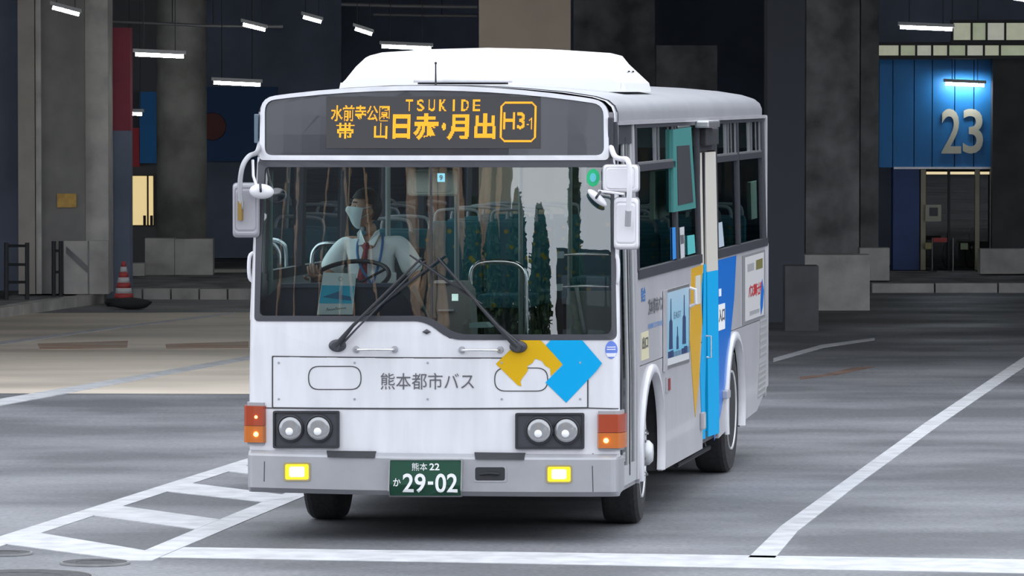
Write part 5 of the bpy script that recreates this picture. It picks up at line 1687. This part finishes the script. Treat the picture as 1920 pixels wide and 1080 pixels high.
block('frame_post', 1856, 318, 1859, 470, YB - 0.02, 0.05, ALU, parent=dr)
for (x0, x1) in ((1736, 1777), (1781, 1828), (1837, 1856)):
    block('transom_light', x0 + 1, 322, x1 - 1, 327, YB + 0.02, 0.03, mat('transom_lit', (0.6, 0.5, 0.3), 0.5, emit=(1, 0.82, 0.5), estr=0.55), parent=dr)
    a, c = P3(x0, 520, YB + 0.04), P3(x1, 328, YB + 0.04)
    obj('pane', ([Vector((a.x, YB + .04, 0.12)) - dr.location, Vector((c.x, YB + .04, 0.12)) - dr.location, Vector((c.x, YB + .04, c.z)) - dr.location, Vector((a.x, YB + .04, c.z)) - dr.location], [(0, 1, 2, 3)]), GLASSD, dr)
block('bay_room_wall', 1700, 300, 1880, 560, YB + 1.6, 0.2, mat('room_dark', (0.045, 0.045, 0.045), 0.8, var=0.2, scale=2), 'dim back wall inside the glass doorway', 'wall', zlo=0.13)
ic = block('intercom_box', 1735, 384, 1765, 415, YB - 0.06, 0.06, mat('box_cream', (0.45, 0.44, 0.36), 0.5), 'cream box with a dark screen mounted by the doorway', 'intercom')
b = ic.data
pI = ic.location
obj('screen', bx(P3(1742, 400, YB).x - pI.x, P3(1758, 400, YB).x - pI.x, -0.005, 0.0, P3(1750, 405, YB).z - pI.z, P3(1750, 389, YB).z - pI.z), DARKTRIM, ic)
for (x, lab) in ((1748, 'slim steel stanchion post left of the red notice'), (1787, 'slim steel stanchion post right of the red notice')):
    a, c = P3(x, 512, YB - 0.5), P3(x, 446, YB - 0.5)
    t = tag(empty('stanchion', (a.x, YB - 0.5, 0.12)), lab, 'post')
    b = bm_new(); tube(b, [(0, 0, 0), (0, 0, c.z - 0.12)], 0.012, 8); obj('post', b, CHROME, t)
    b = bm_new(); lathe(b, [(0.07, 0), (0.06, 0.015), (0.0, 0.02)], 16, 'z'); obj('base_plate', b, ALU, t)
block('red_notice', 1750, 446, 1776, 454, YB - 0.52, 0.03, mat('notice_red', (0.5, 0.05, 0.05), 0.5), 'small red notice bar between the two posts', 'notice')
block('yellow_notice', 1735, 455, 1747, 467, YB - 0.1, 0.02, mat('notice_yellow', (0.45, 0.40, 0.18), 0.6), parent=dr)
block('green_notice', 1801, 456, 1815, 468, YB - 0.1, 0.02, mat('notice_green', (0.25, 0.30, 0.18), 0.6), parent=dr)
# bicycle seen behind the door glass
bq = P3(1806, 512, YB + 0.6)
bk = tag(empty('bicycle', (bq.x, YB + 0.6, 0.142)), 'dark bicycle with bright chrome parked behind the glass door', 'bicycle')
for dx in (-0.0, 0.0):
    pass
for (dx, rz) in ((0.12, 0.25), (-0.22, 0.25)):
    b = bm_new(); tube(b, [(dx + 0.2 * math.cos(a) * 0.55, 0.2 * math.cos(a) * 0.8, 0.2 + 0.2 * math.sin(a)) for a in [2 * PI * k / 20 for k in range(21)]], 0.012, 6, False); obj('wheel', b, BLACKR, bk)
b = bm_new(); tube(b, [(-0.22, 0, 0.2), (-0.08, 0, 0.42), (0.1, 0, 0.42), (0.12, 0, 0.2)], 0.014); tube(b, [(0.1, 0, 0.42), (0.08, 0, 0.52)], 0.012); obj('frame', b, DARKM, bk)
b = bm_new(); tube(b, smooth_path([(0.0, -0.06, 0.5), (0.08, 0, 0.54), (0.14, 0.05, 0.6)], 4), 0.011); obj('handlebar', b, CHROME, bk)
b = bm_new(); lathe(b, [(0.0, -0.05), (0.035, -0.03), (0.04, 0.02), (0.0, 0.03)], 14, 'y', (0.12, -0.05, 0.3)); obj('headlight', b, CHROME, bk, smooth=True)
# clerestory windows above
def clerestory(name, xs, y0, y1, Y, lab):
    t = tag(empty(name, (P3(xs[0], y1, Y).x, Y, P3(xs[0], y1, Y).z)), lab, 'window', kind='structure')
    for i in range(len(xs) - 1):
        pm = mat('clerestory_lit_%d' % (i % 3), (0.5, 0.5, 0.4), 0.5, emit=((0.72, 0.74, 0.55), (0.55, 0.62, 0.42), (0.75, 0.76, 0.66))[i % 3], estr=0.30, col2=(0.3, 0.32, 0.25), scale=4)
        block('pane', xs[i] + 2, y0 + 2, xs[i + 1] - 2, y1 - 2, Y, 0.05, pm, parent=t)
        block('mullion', xs[i] - 2, y0, xs[i] + 2, y1, Y - 0.04, 0.1, DARKM, parent=t)
    block('sill', xs[0] - 3, y1 - 2, xs[-1] + 3, y1 + 4, Y - 0.06, 0.12, DARKM, parent=t)
    block('head', xs[0] - 3, y0 - 4, xs[-1] + 3, y0 + 2, Y - 0.06, 0.12, DARKM, parent=t)
    return t
clerestory('window_2', [1632, 1687, 1718, 1748, 1778, 1812, 1845, 1875, 1925, 1960], 83, 106, 74.0, 'lower row of dim lit panes above the number panel')
clerestory('window_3', [1786, 1822, 1850, 1885, 1930, 1960], 41, 77, 73.6, 'upper row of dim lit panes at the top right')
block('bay_back_wall', 1500, 0, 1990, 110, 77.0, 0.3, NAVY, 'dark wall behind the lit panes at top right', 'wall', zlo=0.14, zhi=6.2)

# --- ceiling pipes
def pipe(pts, Y, r, lab, m=None):
    P = [P3(x, y, Y) for x, y in pts]
    t = tag(empty('ceiling_pipe', P[0]), lab, 'pipe')
    b = bm_new(); tube(b, [p - P[0] for p in P], r, 8); obj('pipe', b, m or mat('pipe_grey', (0.22, 0.22, 0.23), 0.5, 0.3), t)
    for k in range(len(P) - 1):
        q = P[k].lerp(P[k + 1], 0.3) - P[0]
        b = bm_new(); tube(b, [q, Vector((q.x, q.y, 6.2 - P[0].z))], 0.008, 6); obj('hanger', b, DARKM, t)
pipe([(165, 38), (300, 44), (378, 48), (450, 49), (530, 50)], 70, 0.022, 'long thin pipe under the ceiling joining two lamps')
pipe([(640, 8), (740, 11), (895, 13)], 75, 0.03, 'thin pipe near the top edge left of the beige column')
pipe([(700, 27), (800, 29), (895, 30)], 77, 0.025, 'thin pipe just below the upper pipe by the beige column')
# --- fluorescent lamps
def lamp(x0, y0, x1, y1, Y, lab, r=0.022, pw=None):
    a, c = P3(x0, y0, Y), P3(x1, y1, Y)
    m_ = (a + c) / 2
    t = tag(empty('fluorescent_lamp', m_), lab, 'lamp', 'fluorescent lamps of the terminal')
    b = bm_new(); tube(b, [a - m_, c - m_], r, 10); obj('tube', b, TUBE, t)
    d = (c - a).normalized() * 0.03
    b = bm_new()
    A, C_ = a - m_ - d, c - m_ + d
    vs = [Vector((p.x, p.y + sy, p.z + z)) for p in (A, C_) for sy, z in ((-0.05, r + 0.005), (0.05, r + 0.005), (0.03, r + 0.05), (-0.03, r + 0.05))]
    obj('housing', (vs, [(0, 1, 2, 3), (7, 6, 5, 4), (0, 4, 5, 1), (1, 5, 6, 2), (2, 6, 7, 3), (3, 7, 4, 0)]), HOUSE, t)
    for k in (0.2, 0.8):
        q = A.lerp(C_, k)
        b = bm_new(); tube(b, [(q.x, q.y, q.z + r + 0.04), (q.x, q.y, 6.2 - m_.z)], 0.006, 6); obj('hanger', b, DARKM, t)
lamp(99, 14, 148, 27, 62, 'bright tilted tube lamp at the top left corner')
lamp(456, 46, 497, 56, 66, 'bright tilted tube lamp at the end of the pipe')
lamp(569, 32, 602, 41, 70, 'small bright tilted lamp, upper of the pair left of the beige column')
lamp(666, 54, 697, 64, 70, 'small bright tilted lamp just above the roof unit')
lamp(716, 87, 808, 91, 68, 'long bright tube lamp partly behind the roof unit')
lamp(254, 102, 344, 106, 64, 'long bright tube lamp in front of the red panel')
lamp(401, 155, 488, 159, 68, 'long bright tube lamp left of the bus destination sign')
lamp(240, 213, 266, 214, 72, 'short bright lamp over the blue and red boards')
lamp(1688, 51, 1785, 55, 68, 'long bright tube lamp below the ceiling at top right')
lamp(1773, 157, 1845, 160, 74.78, 'bright tube lamp lighting the blue number panel')
lamp(1898, -4, 1935, 2, 66, 'lamp cut off at the top right corner')

# ================================================================== ACROSS THE STREET (mirrored in the windscreen)
LEAF = mat('leaf_green', (0.035, 0.075, 0.025), 0.7, var=0.5, scale=3)
BARK = mat('bark', (0.08, 0.055, 0.035), 0.9, var=0.3, scale=5)
def tree(x, y, h, w, lab):
    t = tag(empty('street_tree', (x, y, 0)), lab, 'tree', 'street trees mirrored in the windscreen')
    b = bm_new(); tube(b, [(0, 0, 0), (0.1, 0, h * 0.4), (0, 0.1, h * 0.75)], [0.22, 0.16, 0.06], 8); obj('trunk', b, BARK, t)
    V_, F_ = [], []
    rnd = random.Random(int(x * 10 + y))
    for k in range(3200):
        u, a = rnd.random(), rnd.random() * 2 * PI
        zz = h * (0.18 + 0.82 * u); rad = w * math.sin(PI * min(1, 0.12 + 0.86 * u)) ** 0.7 * rnd.random() ** 0.4
        p = Vector((rad * math.cos(a), rad * math.sin(a), zz)); s_ = rnd.uniform(0.15, 0.4)
        d1 = Vector((rnd.gauss(0, 1), rnd.gauss(0, 1), rnd.gauss(0, 1))).normalized() * s_; d2 = d1.cross(Vector((rnd.gauss(0, 1), rnd.gauss(0, 1), rnd.gauss(0, 1)))).normalized() * s_ * 0.6
        n = len(V_); V_ += [p - d1, p + d2, p + d1, p - d2]; F_.append((n, n + 1, n + 2, n + 3))
    tag(obj('foliage', (V_, F_), LEAF, t), kind='stuff')
for k, (x, y, h, w) in enumerate(((-3.6, -16, 11.5, 1.35), (-6.5, -17, 12.6, 1.4), (-9.4, -16, 11.2, 1.35), (0.6, -18, 17, 0.8), (-12.3, -17.5, 12.4, 1.4))):  # the tallest, slim one is added in place of a mirrored dark tower
    tree(x, y, h, w, 'dark green street tree seen only as a reflection in the windscreen')
# slatted timber building
TAN = mat('tan_timber', (0.42, 0.27, 0.17), 0.6, var=0.2, scale=2)
ob = tag(empty('timber_building', (-34, -34, 0)), 'dark building with tan timber ribs seen as a reflection in the windscreen', 'building')
obj('facade', bx(-30, 24.2, 0, 1.0, 0, 23), mat('facade_dark', (0.03, 0.028, 0.03), 0.8), ob)
rnd = random.Random(3)
ribs = []
for k in range(30):
    if k < 21 and k % 3: continue
    x = -29 + k * 1.74
    b = bm_new()
    dx = rnd.uniform(-5, 5)
    tube(b, smooth_path([(0, 1.3, 0), (dx * 0.2, 1.5, 6), (dx * 0.7, 1.8, 12), (dx * 1.5, 2.3, 23)], 4), rnd.uniform(0.25, 0.95) if k > 20 else 0.22, 8)
    o = obj('timber_rib', b, TAN, ob, (x, 0, 0))

ob = tag(empty('reflection_block', (16, -40, 0)), 'added dark block that darkens the reflection at the right of the windscreen', 'building')
obj('facade', bx(-18.3, 24, 0, 8, 0, 12), mat('facade_dark', (0.03, 0.028, 0.03), 0.8), ob)  # unseen block added to keep that part of the reflection dark
for k in range(11):
    for j in range(3):
        obj('window', bx(-17.5 + k * 3.8, -15 + k * 3.8, 8.0, 8.05, 1.5 + j * 3.4, 3.4 + j * 3.4), mat('reflection_block_glass', (0.08, 0.10, 0.12), 0.1), ob)
